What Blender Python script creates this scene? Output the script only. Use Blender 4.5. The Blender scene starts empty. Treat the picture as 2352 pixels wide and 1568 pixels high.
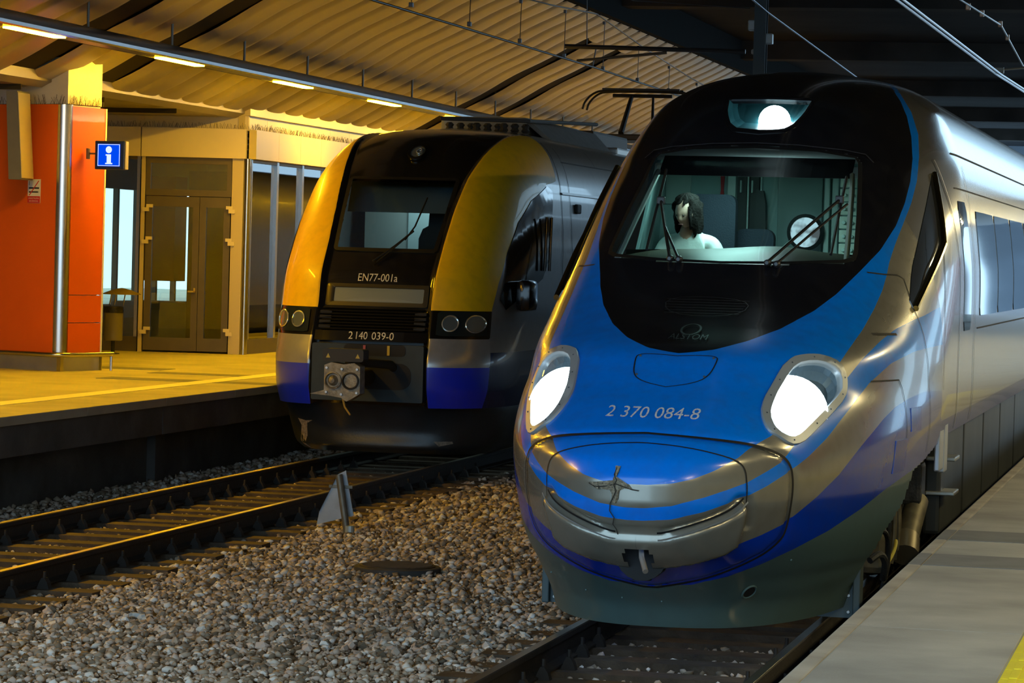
import bpy, bmesh, math, random
import numpy as np
from mathutils import Vector, Matrix, Euler
random.seed(7); RNG=np.random.default_rng(11)
SC=bpy.context.scene; COL=SC.collection
# ---------------------------------------------------------------- camera
FPX=7100.; YAW=math.radians(12.93); PITCH=math.atan(201/FPX); ROLL=.028
cd=bpy.data.cameras.new('camera'); cam=bpy.data.objects.new('camera',cd); COL.objects.link(cam)
cd.sensor_width=36; cd.lens=36*FPX/2352; cd.clip_start=.5; cd.clip_end=500
Fv=Vector((-math.sin(YAW)*math.cos(PITCH),math.cos(YAW)*math.cos(PITCH),-math.sin(PITCH)))
R0=Vector((math.cos(YAW),math.sin(YAW),0)); U0=R0.cross(Fv)
Rv=R0*math.cos(ROLL)+U0*math.sin(ROLL); Uv=-R0*math.sin(ROLL)+U0*math.cos(ROLL)
m=Matrix((Rv,Uv,-Fv)).transposed().to_4x4(); m.translation=(0,0,2.446); cam.matrix_world=m
SC.camera=cam
SC.view_settings.view_transform='Standard'; SC.view_settings.look='None'; SC.view_settings.gamma=1
SC.view_settings.use_curve_mapping=False; SC.view_settings.exposure=0.1
SC.cycles.use_denoising=True; SC.cycles.max_bounces=8; SC.cycles.caustics_reflective=False; SC.cycles.caustics_refractive=False
SC.cycles.sample_clamp_indirect=6
# ---------------------------------------------------------------- sky: even overcast daylight
w=bpy.data.worlds.new('world'); SC.world=w; w.use_nodes=True
bg=w.node_tree.nodes['Background']; bg.inputs[0].default_value=(.48,.76,1,1); bg.inputs[1].default_value=2.7
WARM=(1,.50,.045); 
# ---------------------------------------------------------------- helpers
def lin(c):
    c=c/255.; return c/12.92 if c<=.04045 else ((c+.055)/1.055)**2.4
def hx(s):
    s=s.lstrip('#'); return tuple(lin(int(s[i:i+2],16)) for i in (0,2,4))
MATS={}
def mat(name,col,rough=.5,metal=0.,var=0.,vscale=6.,bump=0.,bscale=40.,coat=0.,emit=None,estr=0.,spec=.5,dirt=None,dscale=2.,damt=.5,rvar=0.):
    if name in MATS: return MATS[name]
    m=bpy.data.materials.new(name); m.use_nodes=True; nt=m.node_tree; b=nt.nodes['Principled BSDF']
    if isinstance(col,str): col=hx(col)
    b.inputs['Base Color'].default_value=(*col,1); b.inputs['Roughness'].default_value=rough; b.inputs['Metallic'].default_value=metal
    b.inputs['Coat Weight'].default_value=coat; b.inputs['Coat Roughness'].default_value=.06; b.inputs['Specular IOR Level'].default_value=spec
    tc=nt.nodes.new('ShaderNodeTexCoord')
    def noise(sc,det=4):
        n=nt.nodes.new('ShaderNodeTexNoise'); n.inputs['Scale'].default_value=sc; n.inputs['Detail'].default_value=det
        nt.links.new(tc.outputs['Object'],n.inputs['Vector']); return n
    last=None
    if var>0:
        n=noise(vscale); r=nt.nodes.new('ShaderNodeValToRGB'); r.color_ramp.elements[0].position=.3; r.color_ramp.elements[1].position=.7
        r.color_ramp.elements[0].color=(*[c*(1-var) for c in col],1); r.color_ramp.elements[1].color=(*[min(1,c*(1+var)) for c in col],1)
        nt.links.new(n.outputs['Fac'],r.inputs['Fac']); last=r.outputs['Color']
    if dirt is not None:
        n=noise(dscale,8); r=nt.nodes.new('ShaderNodeValToRGB'); r.color_ramp.elements[0].position=.48; r.color_ramp.elements[1].position=.72
        r.color_ramp.elements[0].color=(0,0,0,1); r.color_ramp.elements[1].color=(damt,damt,damt,1); nt.links.new(n.outputs['Fac'],r.inputs['Fac'])
        mx=nt.nodes.new('ShaderNodeMix'); mx.data_type='RGBA'; nt.links.new(r.outputs['Color'],mx.inputs['Factor'])
        if last: nt.links.new(last,mx.inputs['A'])
        else: mx.inputs['A'].default_value=(*col,1)
        d=hx(dirt) if isinstance(dirt,str) else dirt; mx.inputs['B'].default_value=(*d,1); last=mx.outputs['Result']
    if last: nt.links.new(last,b.inputs['Base Color'])
    if rvar>0:
        n=noise(5.,6); mr=nt.nodes.new('ShaderNodeMapRange'); mr.inputs[1].default_value=.3; mr.inputs[2].default_value=.7
        mr.inputs[3].default_value=max(0,rough-rvar); mr.inputs[4].default_value=min(1,rough+rvar)
        nt.links.new(n.outputs['Fac'],mr.inputs[0]); nt.links.new(mr.outputs[0],b.inputs['Roughness'])
    if bump>0:
        n=noise(bscale,6); bp=nt.nodes.new('ShaderNodeBump'); bp.inputs['Strength'].default_value=bump; bp.inputs['Distance'].default_value=.02
        nt.links.new(n.outputs['Fac'],bp.inputs['Height']); nt.links.new(bp.outputs['Normal'],b.inputs['Normal'])
    if emit is not None:
        b.inputs['Emission Color'].default_value=(*emit,1); b.inputs['Emission Strength'].default_value=estr
    MATS[name]=m; return m
def glass(name,tint=(.9,1,1),refl=.04,rough=.0,dark=1.):
    if name in MATS: return MATS[name]
    m=bpy.data.materials.new(name); m.use_nodes=True; nt=m.node_tree; nt.nodes.remove(nt.nodes['Principled BSDF'])
    out=nt.nodes['Material Output']; t=nt.nodes.new('ShaderNodeBsdfTransparent'); t.inputs[0].default_value=(*[c*dark for c in tint],1)
    g=nt.nodes.new('ShaderNodeBsdfGlossy'); g.inputs['Roughness'].default_value=rough
    lw=nt.nodes.new('ShaderNodeFresnel'); lw.inputs['IOR'].default_value=1.45
    mr=nt.nodes.new('ShaderNodeMath'); mr.operation='ADD'; mr.inputs[1].default_value=refl; nt.links.new(lw.outputs[0],mr.inputs[0])
    mx=nt.nodes.new('ShaderNodeMixShader'); nt.links.new(mr.outputs[0],mx.inputs[0]); nt.links.new(t.outputs[0],mx.inputs[1]); nt.links.new(g.outputs[0],mx.inputs[2])
    nt.links.new(mx.outputs[0],out.inputs[0]); MATS[name]=m; return m
def emis(name,col,strength):
    if name in MATS: return MATS[name]
    m=bpy.data.materials.new(name); m.use_nodes=True; nt=m.node_tree; nt.nodes.remove(nt.nodes['Principled BSDF'])
    e=nt.nodes.new('ShaderNodeEmission'); e.inputs[0].default_value=(*col,1); e.inputs[1].default_value=strength
    nt.links.new(e.outputs[0],nt.nodes['Material Output'].inputs[0]); MATS[name]=m; return m
def mesh(name,V,F,m,parent=None,smooth=None):
    me=bpy.data.meshes.new(name); me.from_pydata([tuple(map(float,v)) for v in V],[],F); me.update()
    if smooth is not None:
        me.shade_smooth(); me.set_sharp_from_angle(angle=math.radians(smooth))
    return link(name,me,m,parent)
def link(name,me,m,parent=None):
    if m is not None and len(me.materials)==0: me.materials.append(m)
    o=bpy.data.objects.new(name,me); COL.objects.link(o)
    if parent is not None: o.parent=parent
    return o
def tag(o,label=None,cat=None,group=None,kind=None):
    if label: o['label']=label
    if cat: o['category']=cat
    if group: o['group']=group
    if kind: o['kind']=kind
    return o
def thing(name,label,cat,loc=(0,0,0),rz=0,group=None,kind=None):
    o=bpy.data.objects.new(name,None); COL.objects.link(o); o.location=loc; o.rotation_euler=(0,0,rz); o.empty_display_size=.2
    return tag(o,label,cat,group,kind)
def copy_tree(o,parent=None):
    c=o.copy(); COL.objects.link(c); c.parent=parent
    for ch in o.children: copy_tree(ch,c)
    return c
class G:
    def __init__(s): s.V=[];s.F=[]
    def add(s,V,F):
        n=len(s.V); s.V+=[tuple(v) for v in V]; s.F+=[tuple(i+n for i in f) for f in F]; return s
    def box(s,x0,x1,y0,y1,z0,z1,rz=0,c=None):
        V=[(x,y,z) for z in (z0,z1) for y in (y0,y1) for x in (x0,x1)]
        if rz:
            cx,cy=c if c else ((x0+x1)/2,(y0+y1)/2); ca,sa=math.cos(rz),math.sin(rz)
            V=[(cx+(x-cx)*ca-(y-cy)*sa,cy+(x-cx)*sa+(y-cy)*ca,z) for x,y,z in V]
        return s.add(V,[(0,2,3,1),(4,5,7,6),(0,1,5,4),(2,6,7,3),(0,4,6,2),(1,3,7,5)])
    def bbox(s,x0,x1,y0,y1,z0,z1,b=.01):
        # box with chamfered edges
        V=[];F=[]
        bm=bmesh.new(); bmesh.ops.create_cube(bm,size=1)
        for v in bm.verts: v.co=Vector(((x0+x1)/2+v.co.x*(x1-x0),(y0+y1)/2+v.co.y*(y1-y0),(z0+z1)/2+v.co.z*(z1-z0)))
        bmesh.ops.bevel(bm,geom=bm.edges[:],offset=b,segments=2,affect='EDGES',profile=.6)
        bm.verts.index_update(); V=[v.co[:] for v in bm.verts]; F=[[v.index for v in f.verts] for f in bm.faces]; bm.free()
        return s.add(V,F)
    def tube(s,P,r,n=8,caps=True):
        P=[Vector(p) for p in P]; rs=r if isinstance(r,(list,tuple)) else [r]*len(P)
        up=Vector((0,0,1)); V=[];F=[]; pn=None
        for i,p in enumerate(P):
            t=(P[min(i+1,len(P)-1)]-P[max(i-1,0)]).normalized()
            if pn is None:
                a=up if abs(t.dot(up))<.9 else Vector((1,0,0)); pn=(a-t*a.dot(t)).normalized()
            else: pn=(pn-t*pn.dot(t)).normalized()
            bn=t.cross(pn)
            for k in range(n):
                an=2*math.pi*k/n; V.append(p+(pn*math.cos(an)+bn*math.sin(an))*rs[i])
        for i in range(len(P)-1):
            for k in range(n):
                F.append((i*n+k,i*n+(k+1)%n,(i+1)*n+(k+1)%n,(i+1)*n+k))
        if caps: F.append(tuple(reversed(range(n)))); F.append(tuple((len(P)-1)*n+k for k in range(n)))
        return s.add(V,F)
    def lathe(s,prof,c=(0,0,0),axis='z',n=24,caps=True):
        V=[];F=[]
        for r,h in prof:
            for k in range(n):
                a=2*math.pi*k/n; u,v=r*math.cos(a),r*math.sin(a)
                V.append({'z':(c[0]+u,c[1]+v,c[2]+h),'y':(c[0]+u,c[1]+h,c[2]+v),'x':(c[0]+h,c[1]+u,c[2]+v)}[axis])
        for i in range(len(prof)-1):
            for k in range(n): F.append((i*n+k,i*n+(k+1)%n,(i+1)*n+(k+1)%n,(i+1)*n+k))
        if caps: F.append(tuple(reversed(range(n)))); F.append(tuple((len(prof)-1)*n+k for k in range(n)))
        return s.add(V,F)
    def prism(s,poly,a0,a1,axis='y'):
        # poly in the two other axes, extruded along axis
        def mk(u,v,a): return {'y':(u,a,v),'x':(a,u,v),'z':(u,v,a)}[axis]
        n=len(poly); V=[mk(u,v,a0) for u,v in poly]+[mk(u,v,a1) for u,v in poly]
        F=[tuple(range(n)),tuple(reversed(range(n,2*n)))]+[(i,(i+1)%n,n+(i+1)%n,n+i) for i in range(n)]
        return s.add(V,F)
    def build(s,name,m,parent=None,smooth=None,fix=True):
        me=bpy.data.meshes.new(name); me.from_pydata([tuple(map(float,v)) for v in s.V],[],s.F)
        if fix:
            bm=bmesh.new(); bm.from_mesh(me); bmesh.ops.recalc_face_normals(bm,faces=bm.faces[:]); bm.to_mesh(me); bm.free()
        me.update()
        if smooth is not None: me.shade_smooth(); me.set_sharp_from_angle(angle=math.radians(smooth))
        return link(name,me,m,parent)
def rot2(p,a): return (p[0]*math.cos(a)-p[1]*math.sin(a),p[0]*math.sin(a)+p[1]*math.cos(a))
def rrect(x0,x1,z0,z1,r,n=5):
    o=[]
    for cx,cz,a0 in ((x1-r,z1-r,0),(x0+r,z1-r,90),(x0+r,z0+r,180),(x1-r,z0+r,270)):
        for k in range(n+1):
            a=math.radians(a0+90*k/n); o.append((cx+r*math.cos(a),cz+r*math.sin(a)))
    return o
def ell(cx,cz,rx,rz,n=28): return [(cx+rx*math.cos(2*math.pi*k/n),cz+rz*math.sin(2*math.pi*k/n)) for k in range(n)]
def text_verts(body,size,extr=0.):
    c=bpy.data.curves.new('t','FONT'); c.body=body; c.size=size; c.extrude=extr; c.resolution_u=3
    o=bpy.data.objects.new('t',c); COL.objects.link(o); bpy.context.view_layer.update()
    me=bpy.data.meshes.new_from_object(o.evaluated_get(bpy.context.evaluated_depsgraph_get()))
    V=np.array([v.co[:] for v in me.vertices]); F=[tuple(p.vertices) for p in me.polygons]
    bpy.data.objects.remove(o); bpy.data.curves.remove(c); bpy.data.meshes.remove(me)
    return V,F
# ---------------------------------------------------------------- materials of the setting
CONC=mat('platform_paving',(.36,.35,.32),.72,var=.18,vscale=1.6,bump=.25,bscale=60,dirt=(.14,.13,.12),dscale=1.1,damt=.55)
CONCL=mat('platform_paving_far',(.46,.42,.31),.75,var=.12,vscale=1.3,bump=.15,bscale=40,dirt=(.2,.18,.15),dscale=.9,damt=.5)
COPE=mat('coping_concrete',(.36,.33,.28),.75,var=.2,vscale=3,bump=.3,bscale=60,dirt=(.20,.15,.10),dscale=2,damt=.6)
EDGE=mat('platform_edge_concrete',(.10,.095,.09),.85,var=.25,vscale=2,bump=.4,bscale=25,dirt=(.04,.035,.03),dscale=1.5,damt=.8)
BAND=mat('grey_paving_band',(.17,.17,.17),.75,var=.12,vscale=4,bump=.2,bscale=80)
YEL=mat('yellow_tactile',(.80,.66,.01),.55,var=.12,vscale=3,bump=.1,bscale=60)
LINE=mat('line_paint',(.85,.80,.55),.6,var=.08,vscale=4)
RUST=mat('rail_rust',(.018,.012,.008),.75,var=.3,vscale=8,bump=.3,bscale=60)
STEEL=mat('polished_rail',(.55,.50,.42),.28,1.,var=.1,vscale=3)
SLEEP=mat('sleeper',(.085,.06,.038),.85,var=.35,vscale=5,bump=.6,bscale=30,dirt=(.03,.02,.012),dscale=3,damt=.7)
CLIP=mat('clip',(.03,.024,.02),.7,.3,var=.2)
BED=mat('ballast_base',(.17,.13,.09),.95,var=.35,vscale=14,bump=1.,bscale=50)
def stone_mat():
    m=bpy.data.materials.new('ballast_stone'); m.use_nodes=True; nt=m.node_tree; b=nt.nodes['Principled BSDF']; b.inputs['Roughness'].default_value=.85
    at=nt.nodes.new('ShaderNodeAttribute'); at.attribute_name='tone'; oi=nt.nodes.new('ShaderNodeObjectInfo')
    ad=nt.nodes.new('ShaderNodeMath'); ad.operation='ADD'; nt.links.new(at.outputs['Fac'],ad.inputs[0])
    ml=nt.nodes.new('ShaderNodeMath'); ml.operation='MULTIPLY'; ml.inputs[1].default_value=.999; nt.links.new(oi.outputs['Random'],ml.inputs[0])
    nt.links.new(ml.outputs[0],ad.inputs[1]); fr=nt.nodes.new('ShaderNodeMath'); fr.operation='FRACT'; nt.links.new(ad.outputs[0],fr.inputs[0])
    r=nt.nodes.new('ShaderNodeValToRGB'); cr=r.color_ramp; cr.interpolation='LINEAR'
    cols=[(0,(.12,.088,.055)),(.25,(.28,.22,.155)),(.5,(.46,.37,.28)),(.7,(.56,.44,.36)),(.85,(.66,.60,.52)),(1,(.85,.82,.77))]
    cr.elements[0].color=(*cols[0][1],1); cr.elements[1].color=(*cols[-1][1],1)
    for p,c in cols[1:-1]:
        e=cr.elements.new(p); e.color=(*c,1)
    nt.links.new(fr.outputs[0],r.inputs['Fac']); nt.links.new(r.outputs['Color'],b.inputs['Base Color']); return m
STONE=stone_mat()
XL,XR=-9.49,-3.36       # track centre lines
# ---------------------------------------------------------------- ballast bed
def ico():
    bm=bmesh.new(); bmesh.ops.create_icosphere(bm,subdivisions=1,radius=1); bm.verts.index_update()
    V=np.array([v.co[:] for v in bm.verts]); F=np.array([[v.index for v in f.verts] for f in bm.faces]); bm.free(); return V,F
IV,IF=ico()
TEMPL=[]
for k in range(14):
    s=np.array([1,RNG.uniform(.6,.95),RNG.uniform(.45,.8)]); v=IV*(1+RNG.uniform(-.42,.30,(len(IV),1)))*s; TEMPL.append(v)
def np_mesh(name,V,F,m,parent=None,attrs=None):
    me=bpy.data.meshes.new(name); me.vertices.add(len(V)); me.vertices.foreach_set('co',np.asarray(V,np.float32).ravel())
    k=F.shape[1]; me.loops.add(F.size); me.loops.foreach_set('vertex_index',F.astype(np.int32).ravel())
    me.polygons.add(len(F)); me.polygons.foreach_set('loop_start',np.arange(0,F.size,k,dtype=np.int32)); me.polygons.foreach_set('loop_total',np.full(len(F),k,np.int32))
    me.update(); me.validate()
    for an,av in (attrs or {}).items():
        a=me.attributes.new(an,'FLOAT','POINT'); a.data.foreach_set('value',np.asarray(av,np.float32))
    return link(name,me,m,parent)
bed=G()
bed.box(-11.62,-1.7,6,110,-.5,-.235); bed=bed.build('ballast_bed',BED); tag(bed,'brown stone ballast lying between and under the two railway tracks','ballast',kind='structure')
def scatter(x0,x1,y0,y1,sp,rmin,rmax,z,keep=None):
    nx=int((x1-x0)/sp); ny=int((y1-y0)/sp); X,Y=np.meshgrid(np.linspace(x0,x1,nx),np.linspace(y0,y1,ny))
    P=np.stack([X.ravel(),Y.ravel()],1)+RNG.uniform(-sp*.55,sp*.55,(nx*ny,2))
    if keep is not None: P=P[keep(P)]
    r=rmin*.8+(rmax*1.12-rmin*.8)*RNG.random(len(P))**2.4
    return np.column_stack([P,np.full(len(P),z)+r*.25+RNG.uniform(-.012,.014,len(P)),r])
def slp(P,xc,ph,hw=.15):
    d=np.abs(((P[:,1]-ph)+.3)%.6-.3); return ~((d<hw)&(np.abs(P[:,0]-xc)<1.33))
PHL,PHR=27.95,19.2
railfree=lambda P,xc: (np.abs(np.abs(P[:,0]-xc)-.7525)>.11)
sets=[scatter(-8.35,-4.35,17.2,23,.044,.018,.042,-.215,lambda P:slp(P,XL,PHL)),
      scatter(-8.35,-4.35,23,29,.052,.022,.046,-.215,lambda P:slp(P,XL,PHL)),
      scatter(-8.35,-4.35,29,40,.07,.03,.055,-.215,lambda P:slp(P,XL,PHL)),
      scatter(-10.6,-8.3,16.5,36,.062,.018,.036,-.232,lambda P:slp(P,XL,PHL)&railfree(P,XL)),
      scatter(-11.6,-10.45,18.5,45,.07,.028,.055,-.215,None),
      scatter(-4.75,-1.9,11.5,21,.06,.018,.038,-.232,lambda P:slp(P,XR,PHR)&railfree(P,XR))]
ST=np.concatenate(sets)
# the largest stones in the foreground are pieces of their own
near=(ST[:,1]>19.35)&(ST[:,1]<20.9)&(ST[:,0]>-8.3)&(ST[:,0]<-4.6)
idx=np.where(near)[0]; idx=idx[np.argsort(-ST[idx,3])][:300]
mask=np.ones(len(ST),bool); mask[idx]=False
stone_me=[]
for t in TEMPL:
    me=bpy.data.meshes.new('stone'); me.from_pydata([tuple(v) for v in t],[],[tuple(map(int,f)) for f in IF]); me.update(); me.materials.append(STONE); stone_me.append(me)
for i in idx:
    o=bpy.data.objects.new('stone',random.choice(stone_me)); COL.objects.link(o); o.parent=bed
    o.location=ST[i,:3]; o.scale=(ST[i,3]*1.1,)*3; o.rotation_euler=(random.uniform(-.5,.5),random.uniform(-.5,.5),random.uniform(0,6.28))
S2=ST[mask]; n=len(S2)
ti=RNG.integers(0,len(TEMPL),n); T=np.array(TEMPL)[ti]
a=RNG.uniform(0,6.283,n); b_=RNG.uniform(-.6,.6,n)
ca,sa,cb,sb=np.cos(a),np.sin(a),np.cos(b_),np.sin(b_)
x,y,z=T[...,0],T[...,1],T[...,2]
y2=y*cb[:,None]-z*sb[:,None]; z2=y*sb[:,None]+z*cb[:,None]
x3=x*ca[:,None]-y2*sa[:,None]; y3=x*sa[:,None]+y2*ca[:,None]
Vs=np.stack([x3,y3,z2],-1)*S2[:,3][:,None,None]+S2[:,:3][:,None,:]
Fs=(IF[None]+np.arange(n)[:,None,None]*len(IV)).reshape(-1,3)
gr=np_mesh('gravel',Vs.reshape(-1,3),Fs,STONE,bed,{'tone':np.repeat(RNG.random(n),len(IV))}); gr['kind']='stuff'
# ---------------------------------------------------------------- tracks
RP=[(-.075,-.172),(.075,-.172),(.075,-.160),(.012,-.142),(.009,-.05),(.036,-.040),(.036,-.006),(.028,0),(-.028,0),(-.036,-.006),(-.036,-.040),(-.009,-.05),(-.012,-.142),(-.075,-.160)]
def clip_mesh():
    g=G(); g.prism([(-.05,-.18),(.05,-.18),(.035,-.13),(.012,-.095),(-.012,-.095),(-.03,-.13)],-.035,.035); g.tube([(0,0,-.13),(0,0,-.05)],[.016,.012],6)
    o=g.build('rail_clip',CLIP); me=o.data; bpy.data.objects.remove(o); return me
CLM=clip_mesh()
def track(xc,ph,label,y0,y1,yc0,yc1):
    t=thing('railway_track',label,'track',(xc,0,0))
    for s in (-1,1):
        g=G(); g.prism([(s*.7525+u,v) for u,v in RP],6,105); r=g.build('rail',RUST,t)
        g=G(); g.prism([(s*.7525+u,v) for u,v in [(-.027,.0005),(-.03,-.003),(.03,-.003),(.027,.0005)]],6,105); g.build('running_surface',STEEL,r)
    g=G(); g.prism([(-1.3,-.30),(1.3,-.30),(1.3,-.178),(-1.3,-.178)],-.125,.125); so=g.build('sleeper',SLEEP); sm=so.data; bpy.data.objects.remove(so)
    k0=math.ceil((y0-ph)/.6); k1=int((y1-ph)/.6)
    for k in range(k0,k1+1):
        o=bpy.data.objects.new('sleeper',sm); COL.objects.link(o); o.parent=t; o.location=(random.uniform(-.03,.03),ph+k*.6,random.uniform(-.012,.004)); o.rotation_euler=(0,0,random.uniform(-.012,.012))
        if yc0<ph+k*.6<yc1:
            for s in (-1,1):
                for u in (-.115,.115):
                    c=bpy.data.objects.new('rail_clip',CLM); COL.objects.link(c); c.parent=o; c.location=(s*.7525+u,0,0)
    return t
track(XL,PHL,'lit track with brown sleepers running in front of the yellow and black train',17.5,42,17.5,36)
track(XR,PHR,'dark track running under the nose of the blue and silver train',11,40,11,21)
# ---------------------------------------------------------------- platforms
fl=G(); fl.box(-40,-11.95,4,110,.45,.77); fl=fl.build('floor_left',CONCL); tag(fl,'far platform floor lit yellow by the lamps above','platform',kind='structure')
def slabs(parent,name,x0,x1,z0,z1,y0,y1,L,m,gap=.008,bev=.008):
    g=G(); g.bbox(x0,x1,0,L-gap,z0,z1,bev); o=g.build(name,m); me=o.data; bpy.data.objects.remove(o)
    y=y0
    while y<y1:
        o=bpy.data.objects.new(name,me); COL.objects.link(o); o.parent=parent; o.location=(0,y,0); y+=L
slabs(fl,'coping_slab',-11.985,-11.19,.68,.772,8,80,2.4,CONCL)
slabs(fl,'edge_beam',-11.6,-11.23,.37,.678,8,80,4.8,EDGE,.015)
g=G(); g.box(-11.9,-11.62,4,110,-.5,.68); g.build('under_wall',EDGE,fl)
g=G(); g.box(-11.66,-11.52,32.6,32.9,-.3,.37); g.build('buttress',EDGE,fl)
slabs(fl,'safety_line',-12.27,-11.99,.765,.776,8,80,4.8,LINE,.004,.002)
for y0,y1,x0,x1 in ((35.95,36.5,-13.5,-12.28),(35.9,36.4,-11.98,-11.2),(37.95,38.45,-13.55,-12.28),(38.9,39.5,-14.9,-13.7),(33.2,33.75,-17,-14.2),(53.5,54.1,-13.6,-12.28),(55.5,56.1,-13.6,-12.28)):
    g=G(); g.box(x0,x1,y0,y1,.76,.7755); g.build('paving_band',BAND,fl)
fr=G(); fr.box(-1.60,8.5,-8,110,.2,.765); fr=fr.build('floor_right',CONC); tag(fr,'near platform floor of worn concrete slabs beside the blue train','platform',kind='structure')
slabs(fr,'coping_slab',-1.677,-1.598,.60,.772,1.7,80,4.2,COPE,.008,.012)
slabs(fr,'paving_slab',-1.592,-.845,.60,.7705,1.7,60,4.2,CONC,.008,.004)
slabs(fr,'paving_slab',-.385,8,.60,.7705,1.7,60,4.2,CONC,.008,.004)
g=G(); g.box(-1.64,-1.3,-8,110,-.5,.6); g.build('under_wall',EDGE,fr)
def tile():
    g=G(); g.bbox(-.837,-.392,0,.292,.70,.772,.004)
    for k in range(5): g.bbox(-.80+k*.085,-.765+k*.085,.01,.282,.772,.777,.002)
    o=g.build('tactile_tile',YEL); me=o.data; bpy.data.objects.remove(o); return me
TM=tile(); y=4.
while y<40:
    o=bpy.data.objects.new('tactile_tile',TM); COL.objects.link(o); o.parent=fr; o.location=(0,y,0); y+=.3
for y0,y1 in ((17.35,18.05),(19.02,19.75),(35.3,36.),(37.,37.7)):
    for x0,x1 in ((-1.672,-1.6),(-1.59,-.846),(-.385,6)):
        g=G(); g.box(x0,x1,y0,y1,.76,.7735); g.build('paving_band',BAND,fr)
# ---------------------------------------------------------------- canopy over the far platform: sloping sheet panels with seams
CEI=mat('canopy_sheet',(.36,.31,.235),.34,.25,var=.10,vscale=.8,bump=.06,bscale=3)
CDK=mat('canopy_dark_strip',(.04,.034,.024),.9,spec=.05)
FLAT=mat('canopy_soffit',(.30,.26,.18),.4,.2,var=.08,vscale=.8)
ce=thing('ceiling','sloping ribbed sheet metal canopy over the far platform','ceiling',kind='structure')
cz=lambda x: 5.34+.53*(x+13.4)
def panel_mesh(x0,x1,Wd,nx=26,ny=8,wave=True):
    V=[];F=[]
    for i in range(nx+1):
        x=x0+(x1-x0)*i/nx; wv=.012*math.sin((x+13.4)*2.1)+.012*math.sin(x*5.3) if wave else 0
        for j in range(ny+1):
            t=j/ny; y=t*Wd; e=min(t,1-t)*Wd
            dz=-.035*(1-math.exp(-e/.10))+.006*math.cos(t*2*math.pi)*math.sin(x*2.6+1)   # the sheet sags between its seams
            V.append((x,y,cz(x)+wv+dz+(.05 if e==0 else 0)))
    for i in range(nx):
        for j in range(ny):
            a=i*(ny+1)+j; F.append((a,a+1,a+ny+2,a+ny+1))
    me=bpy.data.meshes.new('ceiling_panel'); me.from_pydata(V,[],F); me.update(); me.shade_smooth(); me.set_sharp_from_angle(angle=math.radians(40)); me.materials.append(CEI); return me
PM=[panel_mesh(-14.95,-10.80,.94)]; PM2=panel_mesh(-11.40,-10.80,1.0,6)
darks=[36.1,38.9,55.1,57.9,74.1,76.9,17.1,19.9]
y=8.1; k=0
edges=[]
for s in sorted(darks): edges.append((s,s+1.0))
def add_panels(a,b):
    n=max(1,round((b-a)/.95)); L=(b-a)/n
    for i in range(n):
        o=bpy.data.objects.new('ceiling_panel',PM[0]); COL.objects.link(o); o.parent=ce; o.location=(0,a+i*L,0); o.scale=(1,L/.94,1)
prev=8.
for a,b in edges:
    add_panels(prev,a)
    o=bpy.data.objects.new('ceiling_panel',PM2); COL.objects.link(o); o.parent=ce; o.location=(0,a,0)
    g=G(); g.add([(-15.05,a,cz(-15.05)+.06),(-11.4,a,cz(-11.4)+.10),(-11.4,b,cz(-11.4)+.10),(-15.05,b,cz(-15.05)+.06),(-15.05,a,cz(-15.05)+.2),(-11.4,a,cz(-11.4)+.2),(-11.4,b,cz(-11.4)+.2),(-15.05,b,cz(-15.05)+.2)],[(0,1,2,3),(4,5,6,7),(0,1,5,4),(1,2,6,5),(2,3,7,6),(3,0,4,7)]); g.build('dark_strip',CDK,ce)
    prev=b
add_panels(prev,96)
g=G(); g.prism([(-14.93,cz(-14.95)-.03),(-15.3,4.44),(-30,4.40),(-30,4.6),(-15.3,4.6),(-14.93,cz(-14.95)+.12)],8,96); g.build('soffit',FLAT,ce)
for y in range(10,96,3):
    g=G(); g.box(-30,-15.0,y,y+.014,4.36,4.43); g.build('soffit_joint',CDK,ce)
g=G(); g.prism([(-10.86,6.66),(-10.72,6.70),(-10.66,7.42),(-10.86,7.42)],8,96); g.build('edge_trim',mat('trim_dark',(.015,.015,.015),.95,spec=.02),ce)
g=G(); g.prism([(-15.02,4.43),(-14.86,4.50),(-14.86,4.66),(-15.02,4.6)],8,96); g.build('edge_bead',FLAT,ce)
g=G(); g.prism([(-15.4,cz(-15.4)+.35),(-10.7,cz(-10.8)+.35),(-10.7,7.9),(-15.4,cz(-15.4)+.7)],8,96); g.build('deck',CDK,ce)
# ---------------------------------------------------------------- dark concrete hall roof over the tracks
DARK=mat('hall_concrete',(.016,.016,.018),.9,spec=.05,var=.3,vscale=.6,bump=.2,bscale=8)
hr=G(); hr.box(-10.75,-1.2,8,128,7.35,7.9); hr.box(-1.2,1.2,8,46,7.35,7.9); hr.box(1.05,1.2,8,46,6.2,7.35); hr=hr.build('ceiling',DARK); tag(hr,'dark concrete hall roof above the tracks','ceiling',kind='structure')  # unseen strip and drop panel beside the tracks added to block the sky
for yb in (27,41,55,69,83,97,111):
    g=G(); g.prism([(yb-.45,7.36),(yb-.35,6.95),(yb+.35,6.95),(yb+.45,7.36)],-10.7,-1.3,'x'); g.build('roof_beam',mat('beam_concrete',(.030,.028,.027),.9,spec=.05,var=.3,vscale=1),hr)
wr_=G(); wr_.box(9.6,9.9,-10,46,.2,5.6); wr_=wr_.build('wall_sky_block',mat('sky_block_tan',(.30,.24,.15),.6,var=.2,vscale=.5)); tag(wr_,'added tan wall out of view, keeping sky reflections off the blue train','wall',kind='structure')  # added unseen wall, blocks the sky and its reflection on the nose
nc=G(); nc.prism([(.9,5.75),(9.5,5.55),(9.5,5.9),(.9,6.15)],-10,110); nc=nc.build('ceiling',mat('near_canopy',(.10,.105,.12),.5)); tag(nc,'dark canopy over the near platform, outside the picture','ceiling',kind='structure')
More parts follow.
